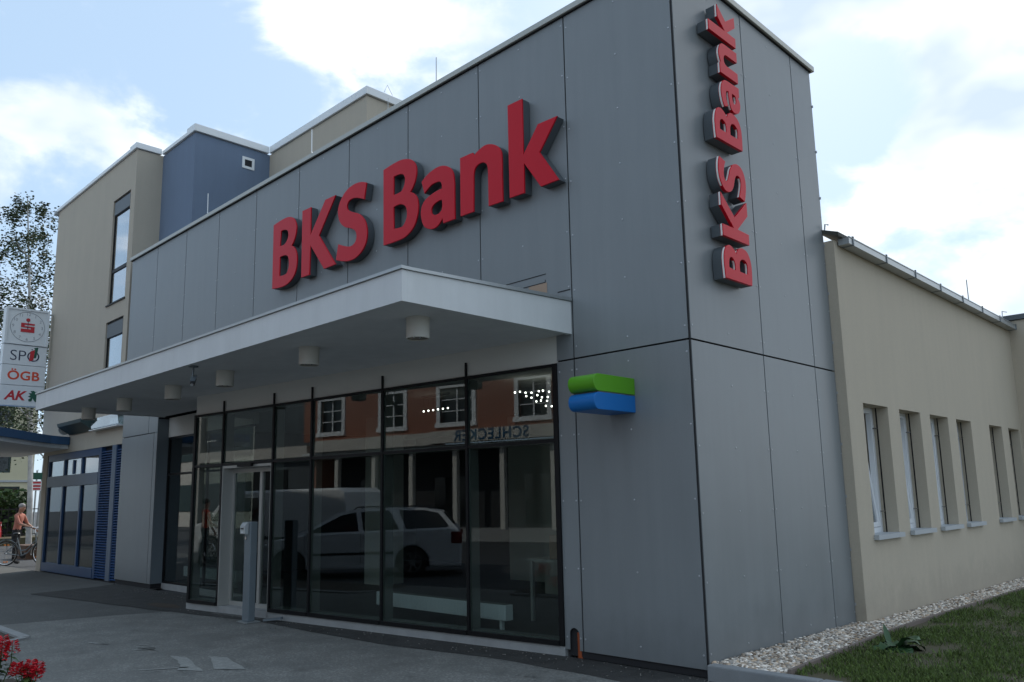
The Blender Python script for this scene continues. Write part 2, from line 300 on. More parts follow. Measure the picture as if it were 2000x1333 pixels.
# ------------------------------------------------------------------ bank building
bank = thing('bank_building', 'grey panelled bank with white canopy and skewed shop glazing under red letters', 'building', (-7, 1.5, GZ))
TOP, JZ, GAP = 6.89, 2.957, 0.017
PX = [0.0]+[-(1.422+1.417*i) for i in range(10)]              # front joints
PY = [0.0, 1.42, 2.67, 3.235]                                 # side joints
def panel_box(x0, x1, y0, y1, z0, z1): return MB().box(x0, x1, y0, y1, z0, z1).build('wall_panel', M['panel'], bank, bevel=0.0015)
g = GAP/2
rv = MB()
def rivet(x, y, z):
    if y is None: rv.ball((0.0, x, z), 0.0105, 6, 4, (0.6, 1, 1))
    else: rv.ball((x, y, z), 0.0105, 6, 4, (1, 0.6, 1))
for i in range(10):
    xr, xl = PX[i]-g-(0.012 if i == 0 else 0), PX[i+1]+g
    if i in (1, 8):                                            # these reach down only beside the opening
        c0, c1 = (-1.66, xr) if i == 1 else (xl, -12.30)
        MB().prism([(xl, 3.30), (c0, 3.30), (c0, JZ+g), (c1, JZ+g), (c1, 3.30), (xr, 3.30), (xr, TOP), (xl, TOP)] if i == 1 else [(xl, JZ+g), (c1, JZ+g), (c1, 3.30), (xr, 3.30), (xr, TOP), (xl, TOP)], 1, 0.0, 0.012).build('wall_panel', M['panel'], bank)
    else: panel_box(xl, xr, 0.0, 0.012, JZ+g if i in (0, 9) else 3.30, TOP)
    for z in np.arange(JZ+0.13 if i == 0 else 3.75, TOP, 0.61):
        for x in (xl+.03, (xl+xr)/2, xr-.03): rivet(x, -0.001, z)
panel_box(PX[1]+g, -0.012-g, 0, 0.012, 0.0, JZ-g)               # right pillar
# narrow panel beside the glass, its foot notched for the drain pipe
arch = [(-1.66, 0.0), (-1.60, 0.0), (-1.60, 0.15)]+[(-1.5345-0.0655*math.cos(a), 0.15+0.0655*math.sin(a)) for a in np.linspace(0.2, math.pi-0.2, 9)]+[(-1.469, 0.15), (-1.469, 0.0), (PX[1]-g, 0.0), (PX[1]-g, JZ-g), (-1.66, JZ-g)]
MB().prism(arch, 1, 0.0, 0.012).build('wall_panel', M['panel'], bank)
for x0, x1 in ((PX[10]+g, -12.46-g), (-12.46+g, -12.30)): panel_box(x0, x1, 0, 0.012, 0.02, JZ-g)
for z in np.arange(0.12, JZ, 0.68):
    for x in (-0.045, -0.72, -1.39, -1.455, -1.63): rivet(x, -0.001, z)
for j in range(3):
    for z0, z1 in ((0.0, JZ-g), (JZ+g, TOP)):
        y0, y1 = PY[j]+g+(0.012 if j == 0 else 0), PY[j+1]-g
        panel_box(-0.012, 0.0, y0, y1, z0, z1)
        for z in np.arange(z0+.13, z1, 0.61):
            for y in ((y0+.03, (y0+y1)/2, y1-.03) if j < 2 else (y0+.03, y1-.02)): rivet(y, None, z)
stuff(rv.build('rivet', M['rivet'], bank, True))
MB().box(-0.0105, -0.0015, 0.0015, 0.0105, 0.0, TOP).build('corner_profile', M['dark'], bank)
# structure behind the panels
mb = MB(); mb.box(-14.17, -0.05, 0.03, 0.3, 3.3, 6.86).box(-0.3, -0.03, 0.3, 3.22, 0, 6.86).box(-1.64, -0.05, 0.03, 0.3, -0.06, 3.3).box(-14.16, -12.32, 0.03, 0.3, -0.06, 3.3)
mb.box(-14.16, -12.32, 0.302, 3.2, -0.06, 6.86).box(-12.3, -0.32, 3.0, 3.22, 3.3, 6.86).box(-12.3, -0.31, 0.31, 3.2, 6.4, 6.6); mb.build('backing_wall', M['dark'], bank)
MB().box(-12.46-0.0, -12.30, 0.013, 0.28, 0.02, 3.22).build('pillar_return', M['steel'], bank)
for q in ((-14.16, -12.31), (-1.45, -0.03)): MB().box(q[0], q[1], 0.02, 0.029, -0.07, 0.02).build('plinth', M['dark'], bank)
mb = MB(); mb.box(-14.22, 0.045, -0.045, 0.36, TOP+.012, TOP+.085).box(-0.36, 0.045, 0.362, 3.29, TOP+.012, TOP+.085); mb.build('parapet_coping', M['coping'], bank, bevel=.006)
MB().box(-14.2, 0.02, -.02, .3, TOP+.002, TOP+.011).box(-.3, .02, .302, 3.24, TOP+.002, TOP+.011).build('coping_shadow_gap', M['dark'], bank)
MB().tube([(-3.89, .2, TOP+.05), (-3.89, .2, TOP+.25)], .012, 6).tube([(-3.89, .2, TOP+.2), (-3.888, .2, TOP+.64)], .007, 6).build('lightning_rod', M['zinc'], bank)
for x in (-11.12, -7.23): MB().tube([(x+.06, .3, TOP+.085), (x+.02, .3, TOP+.36), (x-.01, .3, TOP+.40), (x-.02, .3, TOP+.80)], .009, 6).build('lightning_rod', M['whitemetal'], bank)
# unfinished slot above the canopy
mb = MB(); mb.box(-2.417, -1.788, -.003, 0, 3.955, 3.965).box(-2.14, -1.795, -.003, 0, 3.862, 3.872).box(-1.80, -1.792, -.003, 0, 3.872, 3.895).box(-1.62, -1.44, -.003, 0, 3.71, 3.722); mb.build('panel_slot', M['dark'], bank)
MB().box(-2.05, -1.775, -.004, -.0005, 3.62, 3.86).build('exposed_board', M['peach'], bank)

# skewed glazing bay --------------------------------------------------
BA, BB = Vector((-1.66, 0.0, 0)), Vector((-8.75, -0.80, 0)); BD = (BB-BA).normalized(); BN = Vector((BD.y, -BD.x, 0))
if BN.y > 0: BN = -BN
def bay(s, d, z): p = BA+BD*s+BN*d; return (p.x, p.y, z)
BL = (BB-BA).length
MS = [0.03]+[(-1.66-x)/abs(BD.x) for x in (-2.95, -4.37, -5.78, -6.65, -7.93)]+[BL-.03]
Z0, ZT, Z1 = 0.055, 2.115, 2.90
MB(bay).box(-.0, BL+.02, -.25, .012, GZ-.02, Z0-.03).build('concrete_ledge', M['concrete'], bank, bevel=.006)
MB(bay).box(0, BL-.001, -.26, -.012, Z1+.045, 3.245).build('white_band', M['band'], bank)
for q in ((Z1+.045, 3.245), (GZ-.02, Z0-.03)): MB(bay).box(BL-.06, BL, -1.02, -.262, *q).build('return_band', M['band'], bank)
for i, s in enumerate(MS):
    w = .017 if 0 < i < 6 else .028
    MB(bay).box(s-w, s+w, -.005, .022, Z0-.03, Z1+.038).build('mullion_cap', M['blackalu'], bank)
    m_ = MB(bay).box(s-.027, s+.027, -.16, -.014, Z0, Z1).build('mullion_inner', M['inner'], bank)
    if 0 < i < 6: MB(bay).box(s-.011, s+.011, .001, .024, Z1+.039, 3.10).build('mullion_fin', M['blackalu'], bank)
for i in range(6):
    a, b = MS[i]+(.018 if i else .029), MS[i+1]-(.018 if i < 5 else .029)
    MB(bay).box(a, b, -.004, .018, Z1+.005, Z1+.036).build('head_rail', M['blackalu'], bank)
    MB(bay).box(a, b, -.004, .018, ZT-.018, ZT+.018).build('transom', M['blackalu'], bank)
    MB(bay).box(a, b, -.012, -.006, ZT+.022, Z1+.005).build('window_pane', M['glass'], bank)
    MB(bay).box(a, b, -.16, -.013, ZT-.025, ZT+.025).build('transom_inner', M['inner'], bank)
    if i != 4:
        MB(bay).box(a, b, -.004, .034, Z0-.028, Z0+.02).build('sill_rail', M['blackalu'], bank)
        MB(bay).box(a, b, -.012, -.006, Z0+.02, ZT-.022).build('window_pane', M['glass'], bank)
        MB(bay).box(a, b, -.16, -.013, Z0-.02, Z0+.03).build('sill_inner', M['inner'], bank)
# sliding door in the fifth field, set back in a pale frame
a, b = MS[4]+.018, MS[5]-.018; REC = -.16
MB(bay).box(b-.022, b, REC, .012, GZ-.004, ZT-.024).box(a, a+.022, REC, .012, GZ-.004, ZT-.024).box(a+.022, b-.022, REC, .012, ZT-.06, ZT-.024).build('door_reveal', M['paleal'], bank)
door = MB(bay).box(a+.022, a+.062, REC-.05, REC, Z0-.03, ZT-.062).box(b-.062, b-.022, REC-.05, REC, Z0-.03, ZT-.062).box(a+.062, b-.062, REC-.05, REC, ZT-.13, ZT-.062).box(a+.062, b-.062, REC-.05, REC, Z0-.06, Z0+.03).box(a+.46, a+.52, REC-.05, REC+.004, Z0+.03, ZT-.13).build('sliding_door', M['paleal'], bank)
for p, q in ((a+.062, a+.46), (a+.52, b-.062)): MB(bay).box(p, q, REC-.03, REC-.022, Z0+.03, ZT-.13).build('door_pane', M['glass'], door)
MB(bay).box(a+.0, b, -.8, .10, GZ-.03, GZ+.004).build('threshold', M['paving2'], bank)
MB(bay).box(a+.42, a+.78, .032, .075, ZT-.055, ZT-.005).build('motion_sensor', M['blackalu'], bank, bevel=.006)
# recessed window left of the bay
LY = .25
MB().box(-12.3, -8.8, LY-.03, LY+.08, GZ-.02, Z0-.03).build('concrete_ledge', M['concrete'], bank)
MB().box(-12.29, -8.8, LY-.03, LY+.08, 2.86, 3.245).build('white_band', M['band'], bank)
lw = MB().box(-12.3, -8.8, LY-.02, LY+.03, Z0-.028, Z0+.01).box(-12.3, -8.8, LY-.02, LY+.03, 2.82, 2.859).box(-12.3, -8.8, LY-.02, LY+.03, 2.10, 2.14).box(-12.3, -12.27, LY-.02, LY+.03, Z0+.011, 2.099).box(-12.3, -12.27, LY-.02, LY+.03, 2.141, 2.819).box(-10.55, -10.51, LY-.02, LY+.03, Z0+.011, 2.099).box(-10.55, -10.51, LY-.02, LY+.03, 2.141, 2.819).build('recessed_window', M['blackalu'], bank)
for x0, x1 in ((-12.27, -10.55), (-10.51, -8.8)):
    for z0, z1 in ((Z0+.01, 2.10), (2.14, 2.82)): MB().box(x0, x1, LY, LY+.008, z0, z1).build('window_pane', M['glass'], lw)
MB().add([(-8.79, -.70, Z0-.03), (-8.79, LY-.03, Z0-.03), (-8.79, LY-.03, 2.95), (-8.79, -.70, 2.95)], [(0, 1, 2, 3)]).build('window_pane', M['glass'], bank)
# interior
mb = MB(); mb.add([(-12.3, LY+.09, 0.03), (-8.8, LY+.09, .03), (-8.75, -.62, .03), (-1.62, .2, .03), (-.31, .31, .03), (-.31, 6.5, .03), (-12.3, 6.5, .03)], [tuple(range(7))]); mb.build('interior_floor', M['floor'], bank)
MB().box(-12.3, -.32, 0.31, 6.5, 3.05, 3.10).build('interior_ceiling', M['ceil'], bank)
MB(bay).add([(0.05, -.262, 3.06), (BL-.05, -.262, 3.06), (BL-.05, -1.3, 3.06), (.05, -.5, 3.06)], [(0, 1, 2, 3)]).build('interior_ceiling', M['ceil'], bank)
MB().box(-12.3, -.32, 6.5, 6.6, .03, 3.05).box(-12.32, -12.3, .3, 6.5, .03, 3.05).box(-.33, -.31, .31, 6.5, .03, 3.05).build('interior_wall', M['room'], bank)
for x, y, w, d in ((-4.35, 3.3, .9, .35), (-8.3, 2.6, .5, .5), (-6.1, 4.4, 1.4, .1), (-2.3, 4.9, 1.2, .1)): MB().box(x-w/2, x+w/2, y-d/2, y+d/2, .031, 3.05).build('interior_pillar', M['iwall'], bank)

# canopy -------------------------------------------------------------
CX0, CX1, CY = -12.0, -1.44, -2.25
can = MB().prism([(CY+.06, 3.262), (-.002, 3.262), (-.002, 3.52), (CY+.06, 3.46)], 0, CX0+.06, CX1-.06).build('canopy', M['tile'], bank)
MB().box(CX0+.061, CX1-.061, CY+.061, -.002, 3.24, 3.261).build('soffit', M['white'], can)
fz = lambda y: 3.505+(.075)*(y-CY)/(-CY)
MB().box(CX0, CX1, CY, CY+.06, 3.225, fz(CY)).build('fascia', M['white'], can)
for x in (CX0, CX1-.06): MB().prism([(CY+.0605, 3.225), (-.001, 3.225), (-.001, fz(0)), (CY+.0605, fz(CY))], 0, x, x+.06).build('fascia', M['white'], can)
mb = MB(); mb.box(CX0-.02, CX1+.02, CY-.02, CY+.10, fz(CY)+.004, fz(CY)+.032)
mb.add([(CX1-.10, CY+.1, fz(CY)+.004), (CX1+.02, CY+.1, fz(CY)+.004), (CX1+.02, -.001, fz(0)+.004), (CX1-.10, -.001, fz(0)+.004), (CX1-.10, CY+.1, fz(CY)+.032), (CX1+.02, CY+.1, fz(CY)+.032), (CX1+.02, -.001, fz(0)+.04), (CX1-.10, -.001, fz(0)+.04)], [(0,3,2,1),(4,5,6,7),(0,1,5,4),(1,2,6,5),(2,3,7,6),(3,0,4,7)])
mb.build('edge_trim', M['zinc'], can)

# round lamps and camera under the canopy --------------------------------
def lamp_at(x, y, label):
    t = thing('canopy_lamp', label, 'lamp', (x, y, 3.24), 'round lamps under the canopy')
    MB().cyl((x, y, 3.239), (x, y, 3.228), .118, 28).build('mounting_plate', M['lampshell'], t, True)
    mb = MB().cyl((x, y, 3.228), (x, y, 3.045), .112, 32); mb.f.pop()
    mb.tube([(x, y, 3.045), (x, y, 3.044)], .112, 32, False); mb.build('housing', M['lampshell'], t, True)
    MB().torus((x, y, 3.045), (0, 0, 1), .104, .008, 32, 6).build('rim', M['lampshell'], t, True)
    MB().disc((x, y, 3.075), (0, 0, 1), .098, .004, 28).build('lens', M['black'], t)
    mb = MB()
    for k in range(6): mb.ball((x+.06*math.cos(k*1.05), y+.06*math.sin(k*1.05), 3.066), .014, 8, 5)
    mb.build('reflector', M['chrome'], t, True)
LMP = [(-1.943, -1.674, 'white drum lamp on the canopy underside, nearest the canopy corner'), (-3.9, -1.665, 'white drum lamp second from the canopy corner on the dark underside'), (-6.02, -1.63, 'white drum lamp third from the corner, right of the security camera'), (-7.72, -1.60, 'white drum lamp just left of the security camera'),
       (-9.61, -1.60, 'white drum lamp next to last, above the grey pillar panel'), (-11.29, -1.60, 'white drum lamp furthest along, over the blue entrance gutter')]
for x, y, l in LMP: lamp_at(x, y, l)
sc_ = thing('security_camera', 'small dark security camera on a stalk hung from the canopy underside', 'camera', (-5.87, -2.12, 3.24))
cx, cy = -5.87, -2.12
MB().disc((cx, cy, 3.233), (0, 0, 1), .06, .014, 18).build('base_plate', M['steel'], sc_)
MB().cyl((cx, cy, 3.226), (cx, cy, 3.10), .013, 10).ball((cx, cy, 3.09), .022).build('stalk', M['steel'], sc_, True)
MB().bar((cx-.02, cy+.03, 3.09), (cx+.13, cy-.06, 2.99), .05, .05).build('camera_body', M['black'], sc_, bevel=.006)
MB().bar((cx-.03, cy+.035, 3.125), (cx+.11, cy-.05, 3.03), .06, .008).build('sun_shield', M['steel'], sc_)
MB().cyl((cx+.131, cy-.0605, 2.989), (cx+.15, cy-.072, 2.976), .02, 12).build('lens', M['chrome'], sc_)

# ------------------------------------------------------------------ letters
GLY = {"B":[[[-7.639,6.009,1],[-7.287,6.036,0],[-7.109,6.012,0],[-6.984,5.937,0],[-6.914,5.805,0],[-6.936,5.675,0],[-6.995,5.576,0],[-7.057,5.526,1],[-6.962,5.466,0],[-6.894,5.364,0],[-6.876,5.211,0],[-6.924,5.058,0],[-7.049,4.958,0],[-7.244,4.908,0],[-7.629,4.935,1]],[[-7.394,5.848,1],[-7.307,5.848,0],[-7.195,5.81,0],[-7.157,5.73,0],[-7.196,5.648,0],[-7.279,5.599,0],[-7.416,5.601,1]],[[-7.408,5.415,1],[-7.284,5.418,0],[-7.183,5.39,0],[-7.128,5.313,0],[-7.125,5.191,0],[-7.183,5.106,0],[-7.282,5.089,0],[-7.412,5.102,1]]],"K":[[[-6.747,6.01,1],[-6.502,6.007,1],[-6.498,5.553,1],[-6.095,6.011,1],[-5.821,6.005,1],[-6.256,5.492,1],[-5.79,4.939,1],[-6.097,4.936,1],[-6.491,5.394,1],[-6.507,4.932,1],[-6.739,4.937,1]]],"S":[[[-5.035,5.966,1],[-5.183,6.017,0],[-5.344,6.03,0],[-5.508,6.002,0],[-5.637,5.926,0],[-5.73,5.81,0],[-5.744,5.686,0],[-5.687,5.551,0],[-5.565,5.449,0],[-5.399,5.383,0],[-5.294,5.317,0],[-5.263,5.228,0],[-5.302,5.149,0],[-5.405,5.119,0],[-5.534,5.147,0],[-5.726,5.224,1],[-5.78,4.999,1],[-5.623,4.947,0],[-5.458,4.913,0],[-5.297,4.917,0],[-5.141,4.975,0],[-5.042,5.072,0],[-5.007,5.204,0],[-5.025,5.33,0],[-5.082,5.439,0],[-5.208,5.548,0],[-5.37,5.62,0],[-5.488,5.687,0],[-5.514,5.764,0],[-5.456,5.818,0],[-5.328,5.821,0],[-5.201,5.784,0],[-5.087,5.734,1]]],"B2":[[[-4.631,6.025,1],[-4.287,6.049,0],[-4.119,6.022,0],[-4.003,5.969,0],[-3.925,5.879,0],[-3.903,5.781,0],[-3.93,5.673,0],[-3.979,5.592,0],[-4.039,5.535,1],[-3.954,5.487,0],[-3.89,5.407,0],[-3.866,5.295,0],[-3.882,5.185,0],[-3.946,5.055,0],[-4.051,4.978,0],[-4.198,4.935,0],[-4.619,4.942,1]],[[-4.397,5.856,1],[-4.286,5.855,0],[-4.193,5.829,0],[-4.148,5.761,0],[-4.16,5.678,0],[-4.209,5.611,0],[-4.285,5.593,0],[-4.4,5.596,1]],[[-4.399,5.424,1],[-4.284,5.43,0],[-4.192,5.405,0],[-4.125,5.346,0],[-4.104,5.255,0],[-4.125,5.176,0],[-4.191,5.108,0],[-4.282,5.102,0],[-4.392,5.117,1]]],"a":[[[-3.798,5.601,1],[-3.716,5.649,0],[-3.591,5.689,0],[-3.468,5.703,0],[-3.363,5.687,0],[-3.26,5.637,0],[-3.187,5.558,0],[-3.159,5.449,0],[-3.154,5.287,1],[-3.151,4.928,1],[-3.37,4.93,1],[-3.387,5.005,1],[-3.429,4.956,0],[-3.489,4.921,0],[-3.557,4.908,0],[-3.641,4.923,0],[-3.734,4.974,0],[-3.788,5.055,0],[-3.814,5.166,0],[-3.795,5.265,0],[-3.732,5.331,0],[-3.624,5.367,0],[-3.501,5.388,0],[-3.396,5.393,1],[-3.395,5.439,0],[-3.422,5.491,0],[-3.5,5.509,0],[-3.6,5.502,0],[-3.685,5.463,0],[-3.74,5.429,1]],[[-3.394,5.247,1],[-3.472,5.247,0],[-3.555,5.224,0],[-3.601,5.18,0],[-3.591,5.116,0],[-3.533,5.08,0],[-3.458,5.08,0],[-3.398,5.114,0],[-3.387,5.172,0]]],"n":[[[-3.042,5.683,1],[-2.813,5.68,1],[-2.79,5.637,1],[-2.71,5.675,0],[-2.596,5.702,0],[-2.484,5.679,0],[-2.383,5.619,0],[-2.323,5.541,0],[-2.31,5.445,0],[-2.311,5.286,1],[-2.308,4.918,1],[-2.545,4.925,1],[-2.548,5.314,1],[-2.55,5.384,0],[-2.569,5.453,0],[-2.624,5.495,0],[-2.714,5.5,0],[-2.777,5.461,0],[-2.801,5.38,1],[-2.809,4.929,1],[-3.043,4.931,1]]],"k":[[[-2.199,6.062,1],[-1.965,6.059,1],[-1.965,5.369,1],[-1.727,5.662,1],[-1.443,5.655,1],[-1.715,5.323,1],[-1.444,4.921,1],[-1.706,4.919,1],[-1.958,5.278,1],[-1.962,4.919,1],[-2.194,4.925,1]]]}
def smooth_loop(pts, origin=(0, 0), k=6):
    n = len(pts); o = []
    P = [np.array([p[0]-origin[0], p[1]-origin[1]]) for p in pts]
    for i in range(n):
        j = (i+1) % n; o.append(P[i])
        if pts[i][2] and pts[j][2]: continue
        p0 = P[i-1] if not pts[i][2] else 2*P[i]-P[j]*1.0
        p3 = P[(j+1) % n] if not pts[j][2] else 2*P[j]-P[i]*1.0
        p1, p2 = P[i], P[j]; d = np.linalg.norm(p2-p1)
        m1 = (p2-p0)/max(np.linalg.norm(p2-p1)+np.linalg.norm(p1-p0), 1e-6)*d if not pts[i][2] else None
        m2 = (p3-p1)/max(np.linalg.norm(p3-p2)+np.linalg.norm(p2-p1), 1e-6)*d if not pts[j][2] else None
        if m1 is None: m1 = 2*(p2-p1)-m2 if m2 is not None else p2-p1; m1 = 0.6*m1+0.4*(p2-p1)
        if m2 is None: m2 = 0.6*(2*(p2-p1)-m1)+0.4*(p2-p1)
        for s in range(1, k):
            t = s/k; o.append((2*t**3-3*t*t+1)*p1+(t**3-2*t*t+t)*m1+(-2*t**3+3*t*t)*p2+(t**3-t*t)*m2)
    return o
def glyph_mesh(name, loops, ext, mat, bevel=0.0, off=0.0):
    cu = bpy.data.curves.new(name, 'CURVE'); cu.dimensions = '2D'; cu.fill_mode = 'BOTH'; cu.extrude = ext; cu.bevel_depth = bevel; cu.bevel_resolution = 2; cu.offset = off
    for lp in loops:
        sp = cu.splines.new('POLY'); sp.points.add(len(lp)-1); sp.use_cyclic_u = True
        for q, p in zip(sp.points, lp): q.co = (p[0], p[1], 0, 1)
    ob = bpy.data.objects.new('tmp', cu); COL.objects.link(ob)
    me = bpy.data.meshes.new_from_object(ob.evaluated_get(bpy.context.evaluated_depsgraph_get())); me.name = name
    bpy.data.objects.remove(ob); bpy.data.curves.remove(cu); me.materials.clear(); me.materials.append(mat)
    me.polygons.foreach_set('use_smooth', [True]*len(me.polygons)); me.set_sharp_from_angle(angle=R(35)); return me
def lettering(sign, org, ax, ay, az, scale, depth, edge=False):
    """every letter of the wall sign as a box letter: dark return, red face"""
    rot = Matrix((ax, ay, az)).transposed()
    for key, nm in (('B', 'letter_b'), ('K', 'letter_k'), ('S', 'letter_s'), ('B2', 'letter_b'), ('a', 'letter_a'), ('n', 'letter_n'), ('k', 'letter_k')):
        loops = [[p*scale for p in smooth_loop(l, (-7.64, 4.92))] for l in GLY[key]]
        for part, z0, z1, m, bv, of in (('letter_return', .012, depth-(.034 if edge else .022), M['ret'], 0, 0), ('letter_glint', depth-.028, depth-.009, M['edge'], 0, .0015), ('letter_face', depth-.022 if not edge else depth-.034, depth, M['red'], .0045 if not edge else .003, -.0025)):
            if part == 'letter_glint' and not edge: continue
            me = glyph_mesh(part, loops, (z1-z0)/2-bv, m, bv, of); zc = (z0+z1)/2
            me.transform(Matrix.Translation(Vector(org)) @ (rot.to_4x4() @ Matrix.Translation((0, 0, zc))))
            if part == 'letter_glint':                         # bright glints painted as white strips, only on edges turned to the street
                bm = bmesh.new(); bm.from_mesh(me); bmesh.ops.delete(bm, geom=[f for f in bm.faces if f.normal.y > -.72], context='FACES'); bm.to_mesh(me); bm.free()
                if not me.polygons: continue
            if part == 'letter_return': ret = link(nm, me, sign)
            else: link(part, me, ret)
fs_ = thing('bank_sign', 'wide red BKS Bank letters on the long street front above the canopy', 'sign', (-4.5, 0, 4.92), 'red bank wall lettering')
lettering(fs_, (-7.64, 0, 4.92), Vector((1, 0, 0)), Vector((0, 0, 1)), Vector((0, -1, 0)), 1.0, .135)
ss_ = thing('bank_sign', 'red BKS Bank letters turned upright on the narrow side wall', 'sign', (0, .7, 3.6), 'red bank wall lettering')
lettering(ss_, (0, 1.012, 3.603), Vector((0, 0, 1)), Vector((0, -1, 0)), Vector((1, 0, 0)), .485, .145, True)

# green and blue block sign ---------------------------------------------
lg = thing('logo_sign', 'green over blue rounded block sign beside the shop glazing', 'sign', (-.81, 0, 2.31))
for nm, z0, z1, m in (('green_block', 2.492, 2.655, M['green']), ('blue_block', 2.318, 2.481, M['blue'])):
    zc, h = (z0+z1)/2, (z1-z0)/2
    pr = [(-.001, z0), (-.001, z1)]+[(-.565-.075*math.sin(a), zc+h*math.cos(a)) for a in np.linspace(0, math.pi, 18)]
    MB().prism(pr, 0, -.972, -.655).build(nm, m, lg, True, bevel=.004)
MB().box(-.965, -.662, -.56, -.001, 2.482, 2.491).build('spacer', M['ret'], lg)

# drain pipe behind the arched notch
dp = thing('drain_pipe', 'short orange drain pipe standing in the arched notch by the glazing', 'pipe', (-1.5, .05, GZ))
MB().cyl((-1.495, .062, GZ-.02), (-1.495, .062, .17), .042, 16).build('pipe', M['orangepipe'], dp, True)
MB().cyl((-1.58, .07, GZ-.02), (-1.58, .07, .19), .012, 8).build('cable', M['black'], dp, True)

# card reader post -------------------------------------------------------
po = thing('card_reader_post', 'square grey steel post with card reader before the sliding door', 'post', (-6.61, -.83, GZ))
MB().box(-6.70, -6.53, -.94, -.832, GZ+.012, 1.27).build('post', M['steel'], po, bevel=.012)
MB().box(-6.75, -6.48, -.99, -.78, GZ, GZ+.012).build('base_plate', M['zinc'], po)
MB().bar((-6.46, -.74, GZ+.02), (-6.22, -.60, GZ+.05), .05, .03).build('cable_conduit', M['steel'], po)
rd = MB().prism([(-.941, 1.10), (-1.0, 1.11), (-1.0, 1.215), (-.965, 1.265), (-.941, 1.265)], 0, -6.715, -6.58).build('card_reader', M['reader'], po, bevel=.006)
MB().box(-6.69, -6.61, -1.004, -1.0, 1.17, 1.19).build('card_slot', M['black'], rd)
MB().box(-6.68, -6.62, -1.003, -1.0, 1.125, 1.14).build('label_plate', M['winwhite'], rd)
MB().disc((-6.64, -.946, 1.05), (0, 1, 0), .022, .012, 14).build('key_switch', M['chrome'], po)

# ------------------------------------------------------------------ things inside the bank
def radiator(x0, x1, y, z0, z1, label):
    t = thing('radiator', label, 'radiator', ((x0+x1)/2, y, .03), 'low radiators behind the glazing')
    b = MB().box(x0, x1, y-.06, y+.06, z0, z1).build('body', M['winwhite'], t, bevel=.008)
    mb = MB()
    for x in np.arange(x0+.03, x1-.02, .05): mb.box(x, x+.02, y-.064, y-.0605, z0+.02, z1-.02)
    mb.build('front_rib', M['winwhite'], b)
    MB().box(x0+.02, x1-.02, y-.05, y+.05, z1+.001, z1+.006).build('grille', M['inner'], b)
    for x in (x0+.12, x1-.12): MB().box(x-.02, x+.02, y-.02, y+.02, .031, z0).build('leg', M['winwhite'], t)
radiator(-5.05, -2.62, .16, .17, .34, 'long low white radiator on legs behind the two right panes')
radiator(-12.1, -9.9, .62, .14, .33, 'shorter low white radiator inside the recessed window')
tb = thing('desk', 'pale table with thin legs just inside the rightmost pane', 'table', (-2.2, 1.3, .03))
MB().box(-3.1, -1.5, .95, 1.65, .745, .775).build('table_top', M['iwall'], tb)
for x in (-3.05, -1.55):
    for y in (1.0, 1.6): MB().box(x-.02, x+.02, y-.02, y+.02, .031, .745).build('leg', M['paleal'], tb)
cx_ = thing('cardboard_box', 'pale cardboard box standing on the desk inside the rightmost pane', 'box', (-2.55, 1.25, .775))
MB().box(-2.80, -2.30, 1.05, 1.45, .776, 1.06).build('carton', M['peach'], cx_); MB().box(-2.78, -2.32, 1.22, 1.28, 1.061, 1.064).build('tape', M['iwall'], cx_)
ch = thing('reception_counter', 'pale grey counter standing deep inside the bank', 'counter', (-4.3, 4.0, .03))
MB().box(-5.3, -3.6, 4.0, 4.6, .031, 1.05).build('body', M['iwall'], ch); MB().box(-5.35, -3.55, 3.95, 4.65, 1.051, 1.09).build('counter_top', M['inner'], ch)
for gi, (pts, lab) in enumerate((([(-3.25+.075*i+random.uniform(-.02, .02), .95+.62*j/3+.03*i, 2.86-.045*j+random.uniform(-.02, .02)) for i in range(8) for j in range(4)], 'cluster of tiny lit halogen bulbs on wires behind the top right pane'), ([(-5.35+.11*i, 1.15, 2.82) for i in range(6)], 'short row of tiny lit halogen bulbs behind the second pane'))):
    t = thing('bulb_chandelier', lab, 'chandelier', (pts[0][0], pts[0][1], 3.05))
    cxm = sum(p[0] for p in pts)/len(pts); cym = sum(p[1] for p in pts)/len(pts)
    MB().box(min(p[0] for p in pts)-.03, max(p[0] for p in pts)+.03, cym-.02, cym+.02, 3.02, 3.049).build('ceiling_bar', M['chrome'], t)
    bm0 = MB().ball((0, 0, 0), .011, 6, 4).mesh('bulb', M['bulb'])
    wi = MB()
    for p in pts:
        o = link('bulb', bm0, t); o.location = p
        wi.bar((p[0], cym, 3.02), (p[0], p[1], p[2]+.012), .003, .003, (1, 0, 0))
    wi.build('wire', M['chrome'], t)

# ------------------------------------------------------------------ office building on the left (tan and blue render)
of = thing('office_building', 'tan and blue rendered office block with blue doors left of the bank', 'building', (-17, 3, GZ))
RH = 9.72
def wall_with_holes(mb, x0, x1, y0, y1, z0, z1, holes):
    """front wall slab, cut by rectangular window openings (x0,x1,z0,z1), built as bands"""
    zs = sorted({z0, z1, *[h[2] for h in holes], *[h[3] for h in holes]})
    for a, b in zip(zs, zs[1:]):
        cut = sorted([h for h in holes if h[2] < b-1e-6 and h[3] > a+1e-6]); x = x0
        for h in cut:
            if h[0] > x: mb.box(x, h[0], y0, y1, a, b)
            x = h[1]
        if x < x1: mb.box(x, x1, y0, y1, a, b)
WIN = [(-15.93, -14.83, 6.22, 8.82), (-15.93, -14.83, 3.75, 5.80)]
mb = MB(); wall_with_holes(mb, -20.3, -14.56, .10, .40, 3.25, RH, WIN); mb.box(-20.02, -19.66, .10, .40, GZ-.05, 3.25).box(-20.3, -20.03, .4, 12, 3.25, RH).box(-20.02, -19.8, .4, 12, GZ-.05, 3.25)
mb.box(-14.86, -14.56, .4, .69, 3.25, RH); mb.build('wall', M['tan'], of)
MB().box(-19.66, -14.2, .10, .40, 2.862, 3.25).build('wall', M['tan'], of)
